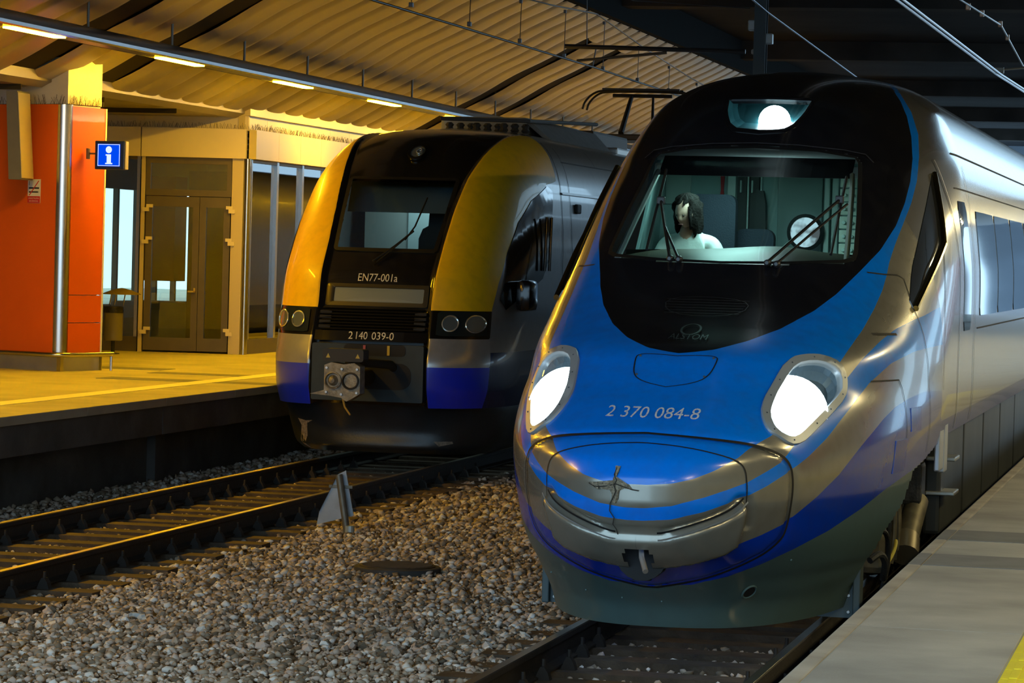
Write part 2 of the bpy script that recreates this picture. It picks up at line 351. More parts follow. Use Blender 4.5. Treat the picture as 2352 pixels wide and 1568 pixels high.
wb=G(); wb.box(-20.9,5.5,126,126.5,-.5,7.6); wb=wb.build('wall_back',mat('back_wall',(.08,.10,.13),.8,var=.3,vscale=.3)); tag(wb,'dark blue wall closing the far end of the hall','wall',kind='structure')
# ---------------------------------------------------------------- waiting room of glass and sheet metal on the far platform
CREAM=mat('fascia_sheet',(.72,.63,.38),.32,.15,var=.06,vscale=.7)
OLIVE=mat('door_frame',(.12,.10,.055),.42,.3,var=.06)
STRIP=mat('steel_post',(.55,.54,.52),.22,1.)
PGL=glass('room_glass',(.80,.86,.80),.10)
wl_=thing('wall_left','glazed waiting room front with cream sheet metal fascia on the far platform','building',kind='structure')
P0=(-18.2,45.42); P1=(-16.42,45.55); P2=(-14.80,45.80); P3=(-14.72,62.)
def wallbox(a,b,z0,z1,t0,t1,name,m,parent,u0=0.,u1=1.,smooth=None):
    # box along a-b, from fraction (or metres when >1) u0..u1, thickness t0..t1 (minus = outward to the camera side)
    A=Vector((*a,0));B=Vector((*b,0));d=(B-A);L=d.length;d/=L;nrm=Vector((d.y,-d.x,0))
    g=G(); V=[]
    for z in (z0,z1):
        for t in (t0,t1):
            for u in (u0,u1): V.append(A+d*u+nrm*t+Vector((0,0,z)))
    g.add(V,[(0,1,3,2),(4,6,7,5),(0,4,5,1),(2,3,7,6),(0,2,6,4),(1,5,7,3)])
    return g.build(name,m,parent)
def LEN(a,b): return math.hypot(b[0]-a[0],b[1]-a[1])
for a,b in ((P0,P1),(P1,P2),(P2,P3)):
    L=LEN(a,b); n=max(1,round(L/1.15)); 
    for i in range(n): wallbox(a,b,3.80,4.245,.02,.14,'fascia_panel',CREAM,wl_,L*i/n+.004,L*(i+1)/n-.004)
    for i in range(n): wallbox(a,b,4.25,4.75,-.16,-.06,'upper_fascia_panel',CREAM,wl_,L*i/n+.004,L*(i+1)/n-.004)
    wallbox(a,b,4.235,4.255,-.2,.12,'ledge',CREAM,wl_,0,L)
wallbox(P2,P3,4.47,4.63,-.07,.03,'ceiling_bead',CREAM,wl_,0,LEN(P2,P3))
# bird spikes along the ledge
sp=G(); rs=random.Random(3)
for a,b in ((P0,P1),(P1,P2),(P2,P3)):
    L=LEN(a,b); A=Vector((*a,0));d=(Vector((*b,0))-A).normalized();nr=Vector((d.y,-d.x,0)); u=0
    while u<min(L,9):
        p=A+d*u+nr*rs.uniform(.0,.09)+Vector((0,0,4.25)); q=p+d*rs.uniform(-.05,.05)+nr*rs.uniform(-.03,.05)+Vector((0,0,rs.uniform(.06,.11)))
        sp.tube([p,q],.0022,3,False); u+=.022
sp=sp.build('bird_spikes',mat('spike',(.09,.08,.06),.5,.6),wl_,fix=False); sp['kind']='stuff'
# left and right glazing
def pane_bay(n,a,b,u0,u1,z0,z1,label):
    wdw=thing(f'window_{n}',label,'window',kind='structure')
    wallbox(a,b,z0,z1,-.012,.0,'pane',PGL,wdw,u0+.03,u1-.03)
    for uu in (u0,u1-.05): wallbox(a,b,z0,z1,-.04,.05,'mullion',STRIP,wdw,uu,uu+.05)
    wallbox(a,b,z1-.05,z1,-.04,.04,'rail',OLIVE,wdw,u0,u1); wallbox(a,b,.77,z0,-.05,.03,'sill',OLIVE,wdw,u0,u1)
LA=LEN(P0,P1)
pane_bay(1,P0,P1,LA-.78,LA-.02,1.0,3.80,'tall narrow glass pane left of the glazed double door')
pane_bay(2,P0,P1,LA-1.75,LA-.80,1.0,3.80,'tall glass pane half hidden by the orange pillar')
L3=LEN(P2,P3)
for i in range(6): pane_bay(3+i,P2,P3,.08+i*1.35,.08+(i+1)*1.35,1.0,3.80,['tall glass pane right of the door post','second tall glass pane beside the yellow train edge','glass pane of the waiting room hidden behind the train','glass pane of the side front, fourth along','glass pane of the side front, fifth along','glass pane of the side front, last along'][i])
g=G(); g.tube([(P2[0]+.03,P2[1]-.06,.77),(P2[0]+.03,P2[1]-.06,3.80)],.055,14); tag(g.build('trim_1',STRIP,None,40),'round steel corner post right of the double door','post',kind='structure')
# double door
dr=thing('door_1','brown framed glazed double door with brass handle under the cream fascia','door',kind='structure')
LD=LEN(P1,P2); DW=mat('door_jamb',(.55,.47,.28),.4,.2)
wallbox(P1,P2,.77,3.80,-.03,.07,'jamb',DW,dr,.0,.06); wallbox(P1,P2,.77,3.80,-.03,.07,'jamb',DW,dr,LD-.22,LD-.04)
U0,U1=.07,LD-.23
wallbox(P1,P2,3.70,3.80,-.03,.05,'head',OLIVE,dr,U0,U1); wallbox(P1,P2,3.20,3.30,-.03,.05,'transom',OLIVE,dr,U0,U1)
wallbox(P1,P2,3.30,3.70,-.01,.0,'transom_pane',PGL,dr,U0+.06,U1-.06)
for u in (U0,U1-.07): wallbox(P1,P2,3.3,3.7,-.03,.05,'stile',OLIVE,dr,u,u+.07)
MID=U0+(U1-U0)*.635
def leaf(u0,u1,hl):
    lf=wallbox(P1,P2,.80,1.0,-.02,.05,'door_leaf',OLIVE,dr,u0,u1)
    wallbox(P1,P2,3.03,3.19,-.02,.05,'leaf_rail',OLIVE,lf,u0,u1)
    wallbox(P1,P2,1.0,3.03,-.02,.05,'leaf_stile',OLIVE,lf,u0,u0+.10); wallbox(P1,P2,1.0,3.03,-.02,.05,'leaf_stile',OLIVE,lf,u1-.10,u1)
    wallbox(P1,P2,1.0,3.03,.0,.012,'leaf_pane',PGL,lf,u0+.10,u1-.10)
    hu=u0-.05 if hl else u1-.02
    for z in (1.05,2.45,2.95):
        wallbox(P1,P2,z,z+.06,.05,.10,'hinge',CREAM,lf,hu,hu+.10); wallbox(P1,P2,z+.06,z+.11,.05,.10,'hinge',CREAM,lf,hu+(.06 if hl else -.04),hu+(.16 if hl else .06))
    return lf
lf=leaf(U0+.01,MID-.004,True); leaf(MID+.004,U1-.01,False)
BR=mat('brass',(.75,.55,.12),.25,1.)
wallbox(P1,P2,1.62,1.70,.05,.065,'handle_plate',OLIVE,lf,MID-.075,MID-.035); wallbox(P1,P2,1.71,1.735,.06,.10,'handle',BR,lf,MID-.15,MID-.03); wallbox(P1,P2,1.71,1.78,.05,.10,'handle',BR,lf,MID-.06,MID-.03)
# inside of the waiting room: back glazing, column, floor step, desk
RED=mat('inner_red_panel',(.20,.045,.035),.5,var=.1); GREY=mat('inner_grey',(.34,.36,.34),.6,var=.1)
rm=thing('wall_inner','inside of the waiting room with a dark red panel and a grey plinth','wall',kind='structure')
g=G(); g.box(-17.95,-17.42,50.0,50.6,1.82,3.6); g.build('red_panel',RED,rm)
g=G(); g.box(-18.6,-17.0,50.2,51.8,.77,1.45); g.build('plinth',GREY,rm)
g=G(); g.box(-17.18,-15.2,50.0,50.12,.77,3.7); g.build('dark_screen',mat('inner_dark',(.05,.055,.045),.5),rm)
g=G(); g.box(-15.2,-14.9,48,62,.77,3.0); g.build('inner_partition',mat('inner_olive',(.17,.15,.07),.5,var=.15,vscale=1),rm)
g=G(); g.box(-20.9,-14.75,62,62.2,.77,4.4); g.build('rear_panel',mat('inner_olive',(.17,.15,.07),.5),rm)
g=G(); g.box(-21.2,-21.,8,53.5,.5,4.5); g.box(-21.2,-21.,62,96,.5,4.5); g.box(-21.2,-21.,53.5,62,3.5,4.5); g.box(-21.2,-21.,53.5,62,.5,1.25); g.build('rear_wall',mat('rear_wall',(.28,.24,.17),.7,var=.15,vscale=.5),rm)
for k in range(8):
    g=G(); g.box(-21.12,-21.02,53.5+k*1.15,53.6+k*1.15,1.25,3.5); g.build('rear_mullion',OLIVE,rm)
def pchip(xk,yk):
    xk=np.asarray(xk,float);yk=np.asarray(yk,float);h=np.diff(xk);d=np.diff(yk)/h
    m=np.zeros_like(xk);m[0]=d[0];m[-1]=d[-1]
    for i in range(1,len(xk)-1):
        if d[i-1]*d[i]>0:
            w1=2*h[i]+h[i-1];w2=h[i]+2*h[i-1];m[i]=(w1+w2)/(w1/d[i-1]+w2/d[i])
    def F(x):
        x=np.clip(np.asarray(x,float),xk[0],xk[-1]);i=np.clip(np.searchsorted(xk,x)-1,0,len(h)-1)
        t=(x-xk[i])/h[i]
        return (2*t**3-3*t**2+1)*yk[i]+(t**3-2*t**2+t)*h[i]*m[i]+(-2*t**3+3*t**2)*yk[i+1]+(t**3-t**2)*h[i]*m[i+1]
    return F
class Shell:
    # knots: z, y0 (front on the centre line), W half width, yE where full width is reached, n plan exponent
    def __init__(s,K):
        K=np.array(K,float);s.z0=K[0,0];s.z1=K[-1,0]
        s.y0=pchip(K[:,0],K[:,1]);s.W=pchip(K[:,0],K[:,2]);s.yE=pchip(K[:,0],K[:,3]);s.n=pchip(K[:,0],K[:,4])
    def y(s,x,z):
        W=np.maximum(s.W(z),1e-4);n=s.n(z);r=np.clip(np.abs(x)/W,0,1);y0=s.y0(z);yE=s.yE(z)
        return yE-(yE-y0)*np.maximum(1-r**n,0)**(1/2.2)
    def pt(s,a,z):
        # a in 0..1 round the plan curve from the centre line to full width
        n=s.n(z);c=np.cos(a*np.pi/2);si=np.sin(a*np.pi/2);W=s.W(z)
        x=W*np.maximum(si,0)**(2/n);y=s.yE(z)-(s.yE(z)-s.y0(z))*np.maximum(c,0)**(2/2.2)
        return x,y
    def q(s,x,y,z): return np.abs(x)+(y-s.y0(z))
NOSE=[(.16,.86,1.02,3.6,2.6),(.30,.78,1.10,3.9,2.5),(.40,.66,1.16,4.0,2.4),(.47,.55,1.20,4.1,2.3),(.55,.42,1.25,4.2,2.25),(.72,.16,1.31,4.4,2.2),(.88,.04,1.34,4.5,2.2),(1.0,.0,1.36,4.5,2.2),(1.1,0,1.375,4.5,2.2),(1.22,.05,1.395,4.6,2.25),(1.36,.26,1.415,4.7,2.35),
(1.51,.60,1.42,4.8,2.5),(1.64,.93,1.42,4.9,2.6),(1.74,1.15,1.42,4.9,2.7),(1.85,1.38,1.42,5.0,2.8),(2.02,1.94,1.42,5.1,2.8),(2.2,2.47,1.42,5.3,2.8),(2.4,2.92,1.415,5.6,2.8),(2.6,3.26,1.395,5.9,2.8),(2.8,3.60,1.37,6.2,2.85),(3.0,3.94,1.335,6.5,2.9),(3.2,4.25,1.29,6.8,3.0),
(3.42,4.6,1.215,7.1,3.0),(3.65,5.05,1.10,7.4,2.9),(3.78,5.42,.98,7.8,2.7),(3.88,5.9,.82,8.2,2.5),(3.95,6.5,.62,8.8,2.3),(3.99,7.2,.40,9.4,2.2),(4.01,8.4,.02,10.2,2.2)]
EN=[(.66,.06,1.38,1.7,4.2),(.9,-.03,1.41,1.65,4.2),(1.13,-.04,1.42,1.65,4.2),(1.45,.06,1.43,1.75,4.2),(1.8,.19,1.44,1.9,4.2),(2.15,.32,1.44,2.05,4.2),(2.45,.55,1.44,2.3,4.2),(2.75,.80,1.43,2.55,4.1),(3.0,1.02,1.41,2.8,4.0),(3.3,1.32,1.37,3.1,3.8),(3.63,1.78,1.25,3.5,3.5),(3.82,2.12,1.10,3.8,3.2),(3.92,2.4,.94,4.1,3),(3.98,2.75,.70,4.5,2.6),(4.02,3.6,.02,5.,2.2)]
LIV={
'black':[[0.013,1.371,1.846],[0.041,1.381,1.85],[0.07,1.39,1.853],[0.098,1.402,1.857],[0.127,1.412,1.861],[0.155,1.426,1.865],[0.183,1.438,1.869],[0.211,1.452,1.873],[0.238,1.478,1.881],[0.264,1.507,1.889],[0.289,1.538,1.897],[0.315,1.569,1.905],[0.341,1.602,1.913],[0.366,1.636,1.921],[0.392,1.671,1.929],[0.412,1.712,1.939],[0.432,1.752,1.949],[0.453,1.795,1.958],[0.473,1.836,1.968],[0.494,1.879,1.978],[0.514,1.922,1.988],[0.535,1.965,1.997],[0.556,2.007,2.007],[0.575,2.062,2.022],[0.595,2.117,2.036],[0.614,2.174,2.05],[0.634,2.229,2.065],[0.653,2.286,2.079],[0.673,2.344,2.094],[0.693,2.403,2.109],[0.713,2.46,2.123],[0.728,2.525,2.141],[0.744,2.589,2.16],[0.761,2.651,2.178],[0.777,2.713,2.196],[0.794,2.775,2.215],[0.811,2.837,2.234],[0.825,2.906,2.256],[0.84,2.973,2.279],[0.855,3.042,2.302],[0.87,3.109,2.326],[0.885,3.175,2.349],[0.901,3.242,2.372],[0.916,3.309,2.396],[0.931,3.376,2.421],[0.946,3.442,2.445],[0.961,3.507,2.47],[0.976,3.576,2.495],[0.991,3.643,2.52],[1.006,3.712,2.545],[1.016,3.781,2.575],[1.026,3.852,2.604],[1.036,3.924,2.634],[1.045,3.998,2.664],[1.055,4.072,2.694],[1.065,4.146,2.725],[1.07,4.215,2.758],[1.074,4.286,2.791],[1.078,4.358,2.825],[1.082,4.434,2.859],[1.085,4.51,2.893],[1.086,4.577,2.927],[1.086,4.644,2.961],[1.087,4.713,2.995],[1.087,4.78,3.03],[1.088,4.846,3.064],[1.084,4.901,3.098],[1.081,4.959,3.133],[1.077,5.018,3.168],[1.073,5.08,3.203],[1.069,5.147,3.238],[1.061,5.199,3.273],[1.052,5.256,3.308],[1.043,5.314,3.343],[1.034,5.376,3.379],[1.025,5.44,3.415],[1.009,5.5,3.455],[0.994,5.562,3.496],[0.978,5.628,3.536],[0.96,5.707,3.578],[0.935,5.776,3.62],[0.908,5.867,3.664],[0.876,6.0,3.71],[0.818,6.208,3.773]],
'hood':[[0.079,0.005,1.102],[0.105,0.008,1.105],[0.132,0.012,1.107],[0.158,0.019,1.109],[0.184,0.027,1.111],[0.209,0.034,1.113],[0.234,0.046,1.118],[0.259,0.055,1.124],[0.283,0.069,1.13],[0.307,0.081,1.136],[0.331,0.098,1.141],[0.355,0.115,1.152],[0.378,0.136,1.162],[0.402,0.155,1.172],[0.425,0.179,1.182],[0.448,0.203,1.193],[0.471,0.229,1.207],[0.493,0.255,1.221],[0.515,0.286,1.235],[0.536,0.32,1.249],[0.557,0.356,1.262],[0.576,0.403,1.283],[0.595,0.451,1.303],[0.614,0.503,1.323],[0.632,0.544,1.335],[0.651,0.584,1.348],[0.669,0.627,1.359],[0.688,0.67,1.372],[0.706,0.713,1.384],[0.718,0.761,1.402],[0.73,0.811,1.42],[0.742,0.861,1.438],[0.753,0.911,1.456],[0.765,0.963,1.474],[0.776,1.018,1.492],[0.788,1.073,1.511],[0.799,1.128,1.529],[0.811,1.185,1.547],[0.822,1.245,1.566],[0.833,1.309,1.586],[0.845,1.371,1.606],[0.857,1.433,1.626],[0.87,1.493,1.646],[0.882,1.55,1.666],[0.895,1.607,1.687],[0.909,1.662,1.708],[0.922,1.719,1.729],[0.935,1.776,1.75],[0.948,1.833,1.771],[0.958,1.891,1.796],[0.968,1.95,1.82],[0.976,2.017,1.845],[0.985,2.088,1.87],[0.992,2.165,1.892],[0.999,2.243,1.915],[1.006,2.324,1.938],[1.013,2.406,1.961],[1.02,2.489,1.984],[1.028,2.57,2.007],[1.033,2.649,2.032],[1.038,2.727,2.058],[1.043,2.806,2.084],[1.049,2.885,2.109],[1.054,2.963,2.136],[1.058,3.035,2.162],[1.061,3.106,2.189],[1.065,3.175,2.216],[1.069,3.242,2.243],[1.073,3.311,2.27],[1.074,3.388,2.305],[1.074,3.464,2.341],[1.075,3.538,2.377],[1.074,3.609,2.416],[1.073,3.681,2.456],[1.075,3.743,2.487],[1.078,3.802,2.518],[1.081,3.864,2.55],[1.083,3.929,2.582],[1.088,4.005,2.618],[1.093,4.081,2.654],[1.097,4.16,2.691],[1.102,4.239,2.728],[1.106,4.31,2.762],[1.111,4.384,2.795],[1.115,4.458,2.828],[1.119,4.534,2.862],[1.122,4.613,2.896],[1.123,4.682,2.93],[1.123,4.754,2.965],[1.123,4.823,2.999],[1.124,4.894,3.034],[1.124,4.963,3.068],[1.12,5.028,3.107],[1.116,5.092,3.145],[1.111,5.161,3.184],[1.106,5.233,3.223],[1.101,5.309,3.262],[1.093,5.369,3.298],[1.085,5.43,3.333],[1.076,5.495,3.369],[1.067,5.564,3.406],[1.057,5.635,3.442],[1.042,5.678,3.478],[1.025,5.726,3.513],[1.008,5.781,3.55],[0.99,5.843,3.586],[0.971,5.917,3.624],[0.944,5.974,3.661],[0.912,6.065,3.699],[0.877,6.193,3.74],[0.837,6.365,3.784]],
'b2':[[0.058,0.01,0.962],[0.085,0.01,0.965],[0.111,0.015,0.968],[0.137,0.017,0.971],[0.162,0.024,0.974],[0.188,0.029,0.977],[0.213,0.038,0.979],[0.239,0.048,0.987],[0.266,0.058,0.995],[0.292,0.072,1.003],[0.319,0.086,1.01],[0.344,0.103,1.018],[0.37,0.12,1.025],[0.396,0.139,1.032],[0.419,0.158,1.041],[0.443,0.177,1.049],[0.466,0.198,1.058],[0.49,0.22,1.066],[0.513,0.243,1.074],[0.538,0.272,1.085],[0.564,0.301,1.095],[0.589,0.332,1.105],[0.615,0.365,1.115],[0.634,0.394,1.128],[0.653,0.425,1.14],[0.673,0.456,1.153],[0.692,0.489,1.165],[0.711,0.522,1.178],[0.729,0.558,1.191],[0.747,0.594,1.205],[0.766,0.632,1.219],[0.784,0.67,1.232],[0.794,0.704,1.253],[0.804,0.739,1.273],[0.813,0.777,1.293],[0.823,0.818,1.313],[0.832,0.861,1.333],[0.841,0.904,1.353],[0.85,0.949,1.374],[0.859,0.994,1.394],[0.867,1.042,1.414],[0.879,1.097,1.433],[0.89,1.154,1.452],[0.902,1.211,1.471],[0.913,1.268,1.49],[0.924,1.328,1.51],[0.936,1.39,1.529],[0.946,1.454,1.548],[0.956,1.521,1.571],[0.965,1.59,1.594],[0.975,1.657,1.617],[0.985,1.721,1.641],[0.995,1.783,1.665],[1.006,1.843,1.689],[1.017,1.903,1.711],[1.029,1.962,1.733],[1.04,2.022,1.756],[1.052,2.084,1.779],[1.063,2.146,1.801],[1.074,2.212,1.824],[1.088,2.291,1.846],[1.101,2.377,1.868],[1.114,2.468,1.89],[1.127,2.56,1.912],[1.139,2.656,1.934],[1.154,2.754,1.953],[1.169,2.851,1.972],[1.184,2.951,1.991],[1.199,3.052,2.01],[1.221,3.171,2.027],[1.243,3.297,2.043],[1.265,3.428,2.06],[1.285,3.543,2.072],[1.304,3.667,2.084],[1.322,3.798,2.096],[1.343,3.974,2.116],[1.364,4.165,2.136],[1.382,4.358,2.153],[1.398,4.577,2.171]],
'b3':[[0.055,0.041,0.885],[0.082,0.041,0.888],[0.107,0.046,0.889],[0.134,0.048,0.892],[0.159,0.053,0.893],[0.185,0.06,0.895],[0.21,0.067,0.897],[0.237,0.074,0.904],[0.264,0.084,0.911],[0.291,0.093,0.919],[0.318,0.105,0.926],[0.344,0.12,0.932],[0.37,0.136,0.939],[0.396,0.153,0.946],[0.42,0.167,0.955],[0.444,0.186,0.964],[0.468,0.205,0.973],[0.491,0.227,0.982],[0.514,0.251,0.991],[0.538,0.277,1.0],[0.562,0.305,1.01],[0.586,0.334,1.019],[0.609,0.365,1.029],[0.63,0.396,1.041],[0.651,0.425,1.053],[0.672,0.456,1.065],[0.693,0.489,1.077],[0.714,0.522,1.089],[0.732,0.551,1.103],[0.75,0.584,1.116],[0.768,0.618,1.13],[0.785,0.653,1.143],[0.803,0.689,1.156],[0.82,0.727,1.169],[0.837,0.766,1.185],[0.853,0.806,1.2],[0.869,0.847,1.215],[0.885,0.887,1.231],[0.9,0.932,1.246],[0.914,0.978,1.264],[0.928,1.025,1.282],[0.941,1.075,1.3],[0.954,1.125,1.318],[0.967,1.18,1.336],[0.98,1.235,1.354],[0.99,1.285,1.374],[1.0,1.338,1.394],[1.01,1.392,1.414],[1.02,1.447,1.435],[1.029,1.504,1.455],[1.039,1.564,1.475],[1.048,1.626,1.495],[1.058,1.688,1.515],[1.067,1.755,1.536],[1.077,1.824,1.558],[1.086,1.895,1.58],[1.096,1.967,1.601],[1.106,2.038,1.623],[1.116,2.105,1.645],[1.127,2.17,1.668],[1.142,2.246,1.688],[1.157,2.324,1.708],[1.172,2.403,1.728],[1.187,2.484,1.748],[1.202,2.568,1.768],[1.217,2.656,1.788],[1.235,2.758,1.801],[1.254,2.866,1.814],[1.271,2.98,1.827],[1.289,3.102,1.84],[1.306,3.23,1.853],[1.327,3.385,1.86],[1.346,3.554,1.866],[1.365,3.738,1.873],[1.383,3.945,1.877],[1.398,4.181,1.88],[1.411,4.46,1.883]],
'b4':[[0.028,0.363,0.586],[0.056,0.36,0.588],[0.084,0.358,0.59],[0.112,0.36,0.592],[0.139,0.363,0.593],[0.166,0.365,0.595],[0.194,0.36,0.603],[0.222,0.356,0.611],[0.249,0.353,0.619],[0.276,0.353,0.627],[0.303,0.356,0.634],[0.328,0.356,0.644],[0.353,0.356,0.654],[0.378,0.36,0.663],[0.403,0.365,0.673],[0.427,0.375,0.681],[0.451,0.384,0.69],[0.474,0.396,0.699],[0.497,0.41,0.707],[0.52,0.427,0.717],[0.543,0.444,0.727],[0.565,0.463,0.737],[0.588,0.482,0.746],[0.609,0.506,0.756],[0.631,0.53,0.765],[0.653,0.556,0.774],[0.674,0.584,0.783],[0.695,0.611,0.794],[0.716,0.642,0.805],[0.736,0.673,0.816],[0.757,0.704,0.827],[0.777,0.739,0.837],[0.797,0.775,0.848],[0.829,0.828,0.88],[0.846,0.858,0.896],[0.863,0.892,0.913],[0.88,0.925,0.929],[0.897,0.959,0.945],[0.913,0.997,0.961],[0.93,1.035,0.978],[0.946,1.075,0.994],[0.961,1.114,1.011],[0.975,1.152,1.029],[0.989,1.19,1.047],[1.004,1.23,1.065],[1.018,1.273,1.082],[1.032,1.314,1.1],[1.046,1.359,1.118],[1.058,1.397,1.139],[1.07,1.44,1.16],[1.082,1.485,1.181],[1.094,1.531,1.202],[1.106,1.578,1.223],[1.118,1.626,1.243],[1.129,1.678,1.264],[1.14,1.733,1.285],[1.151,1.791,1.304],[1.162,1.848,1.323],[1.173,1.91,1.342],[1.183,1.974,1.361],[1.197,2.06,1.387],[1.21,2.148,1.412],[1.223,2.241,1.438],[1.237,2.336,1.459],[1.25,2.437,1.48],[1.264,2.541,1.501],[1.28,2.665,1.516],[1.297,2.794,1.531],[1.313,2.932,1.545],[1.332,3.097,1.555],[1.35,3.276,1.565],[1.367,3.471,1.574],[1.383,3.678,1.569],[1.398,3.917,1.563],[1.41,4.196,1.555]],
'b5':[[-0.016,0.627,0.423],[0.013,0.62,0.427],[0.042,0.615,0.431],[0.071,0.611,0.435],[0.099,0.606,0.439],[0.127,0.603,0.443],[0.155,0.603,0.447],[0.183,0.603,0.45],[0.21,0.606,0.453],[0.237,0.611,0.456],[0.263,0.618,0.459],[0.289,0.618,0.467],[0.315,0.62,0.474],[0.34,0.625,0.481],[0.365,0.632,0.487],[0.39,0.639,0.494],[0.415,0.646,0.5],[0.439,0.658,0.506],[0.463,0.67,0.512],[0.487,0.68,0.522],[0.511,0.689,0.532],[0.535,0.701,0.541],[0.558,0.715,0.55],[0.582,0.73,0.56],[0.605,0.749,0.568],[0.627,0.768,0.577],[0.65,0.789,0.586],[0.673,0.806,0.597],[0.695,0.828,0.608],[0.718,0.851,0.619],[0.74,0.875,0.631],[0.761,0.904,0.641],[0.783,0.935,0.652],[0.804,0.966,0.662],[0.825,1.002,0.672],[0.846,1.037,0.684],[0.867,1.075,0.695],[0.887,1.118,0.707],[0.908,1.161,0.718],[0.928,1.209,0.729],[0.947,1.259,0.74],[0.967,1.311,0.75],[0.986,1.369,0.761],[1.003,1.419,0.773],[1.02,1.469,0.786],[1.037,1.524,0.798],[1.053,1.581,0.811],[1.07,1.64,0.823],[1.086,1.702,0.835],[1.102,1.767,0.847],[1.118,1.833,0.859],[1.134,1.903,0.871],[1.15,1.969,0.886],[1.165,2.041,0.901],[1.18,2.115,0.915],[1.196,2.191,0.93],[1.211,2.272,0.945],[1.225,2.358,0.959],[1.239,2.444,0.971],[1.252,2.537,0.982],[1.266,2.632,0.993],[1.278,2.734,1.004],[1.291,2.842,1.015],[1.303,2.954,1.025],[1.315,3.075,1.036]],
'hatch':[[0.013,0.32,1.39],[0.284,0.339,1.377],[0.538,0.46,1.35],[0.661,0.561,1.322],[0.77,0.673,1.273],[0.818,0.735,1.217],[0.837,0.761,1.133],[0.833,0.777,0.995],[0.8,0.806,0.812],[0.769,0.797,0.742],[0.684,0.73,0.661],[0.534,0.639,0.58],[0.336,0.594,0.499],[0.043,0.611,0.434]],
'inner':[[0.033,0.217,1.335],[0.197,0.22,1.326],[0.369,0.248,1.301],[0.535,0.325,1.256],[0.598,0.367,1.209],[0.614,0.367,1.109],[0.611,0.37,1.0]],
'smile':[[0.124,0.105,0.794],[0.164,0.112,0.798],[0.331,0.153,0.849],[0.453,0.224,0.896],[0.548,0.303,0.948],[0.593,0.348,1.001]],
'jaw':[[0.593,0.348,1.001],[0.602,0.375,0.945],[0.59,0.401,0.862],[0.546,0.441,0.734],[0.471,0.41,0.686],[0.304,0.353,0.635],[0.087,0.346,0.598]],
'pod':[[0.685,1.543,1.822],[0.712,1.609,1.842],[0.774,1.702,1.852],[0.833,1.781,1.852],[0.887,1.836,1.839],[0.938,1.883,1.817],[0.978,1.91,1.78],[1.002,1.893,1.73],[1.016,1.853,1.676],[1.024,1.762,1.605],[1.013,1.64,1.559],[0.98,1.438,1.498],[0.939,1.233,1.433],[0.897,1.049,1.373],[0.865,0.93,1.333],[0.832,0.847,1.32],[0.803,0.797,1.326],[0.77,0.77,1.351],[0.737,0.749,1.375],[0.692,0.718,1.399],[0.657,0.739,1.436],[0.626,0.804,1.485],[0.607,0.889,1.534],[0.602,1.021,1.591],[0.614,1.145,1.641],[0.632,1.29,1.709],[0.651,1.433,1.778]],
'lens':[[0.72,1.485,1.77],[0.748,1.562,1.796],[0.793,1.638,1.808],[0.844,1.709,1.809],[0.896,1.774,1.795],[0.939,1.81,1.768],[0.967,1.822,1.736],[0.984,1.802,1.695],[0.993,1.729,1.633],[0.978,1.614,1.591],[0.947,1.433,1.538],[0.912,1.257,1.485],[0.876,1.092,1.432],[0.848,0.973,1.392],[0.824,0.894,1.371],[0.788,0.83,1.373],[0.744,0.792,1.397],[0.706,0.797,1.431],[0.678,0.847,1.476],[0.664,0.916,1.517],[0.664,1.006,1.558],[0.67,1.166,1.624],[0.687,1.297,1.683],[0.705,1.419,1.739]],
'lampc':[[0.803,1.173,1.547]],
'topl':[[-0.31,5.08,3.651],[0.001,5.073,3.659],[0.315,5.082,3.651],[0.282,4.837,3.541],[0.232,4.677,3.458],[0.174,4.596,3.415],[0.016,4.575,3.405],[-0.131,4.584,3.409],[-0.187,4.627,3.433],[-0.242,4.758,3.502]],
'toplc':[[0.075,4.811,3.536]],
'sidewin':[[1.192,5.385,3.139],[1.328,4.885,2.608],[1.259,3.585,2.145],[1.23,3.588,2.199],[1.204,3.988,2.442],[1.206,4.67,2.793]],
'panel':[[-0.018,1.326,1.826],[0.12,1.35,1.836],[0.253,1.359,1.835],[0.265,1.245,1.778],[0.255,1.094,1.706],[0.184,1.004,1.668],[0.053,0.951,1.649]],
'wl':[[-0.354,2.982,2.419],[-0.557,3.738,2.826]],
'wl2':[[-0.29,2.963,2.415],[-0.462,3.38,2.638],[-0.557,3.738,2.826]],
'bl':[[-0.608,4.177,3.072],[-0.548,3.164,2.487]],
'wr':[[0.32,2.956,2.408],[0.679,3.879,2.865]],
'wr2':[[0.383,2.956,2.401],[0.733,3.872,2.835]],
'br':[[0.688,4.193,3.047],[0.709,3.259,2.486]],
'skirtrear':[[1.329,3.261,1.039],[1.284,3.09,0.84],[1.205,2.63,0.666],[1.086,2.463,0.442],[0.985,2.651,0.171]],
'txt':[[-0.298,0.577,1.484],[0.277,0.592,1.492],[-0.027,0.67,1.538],[0.002,0.52,1.477]],
'grille':[[-0.288,2.479,2.197],[0.309,2.439,2.181],[0.273,2.122,2.073],[-0.22,2.119,2.075]],
'hole':[[0.549,0.92,0.404]],
'joint2':[[1.416,4.384,1.555],[1.411,4.434,1.852],[1.395,4.534,2.165],[1.357,4.789,2.48],[1.297,5.133,2.804],[1.227,5.388,3.068],[1.145,5.659,3.322]],
'seamside':[[0.954,3.347,2.388],[1.058,3.502,2.376],[1.132,3.662,2.375],[1.173,3.717,2.349],[1.213,3.652,2.259],[1.259,3.585,2.145]],
'hatchside':[[1.113,2.134,1.674],[1.194,2.441,1.681],[1.23,2.594,1.671],[1.25,2.615,1.599]],
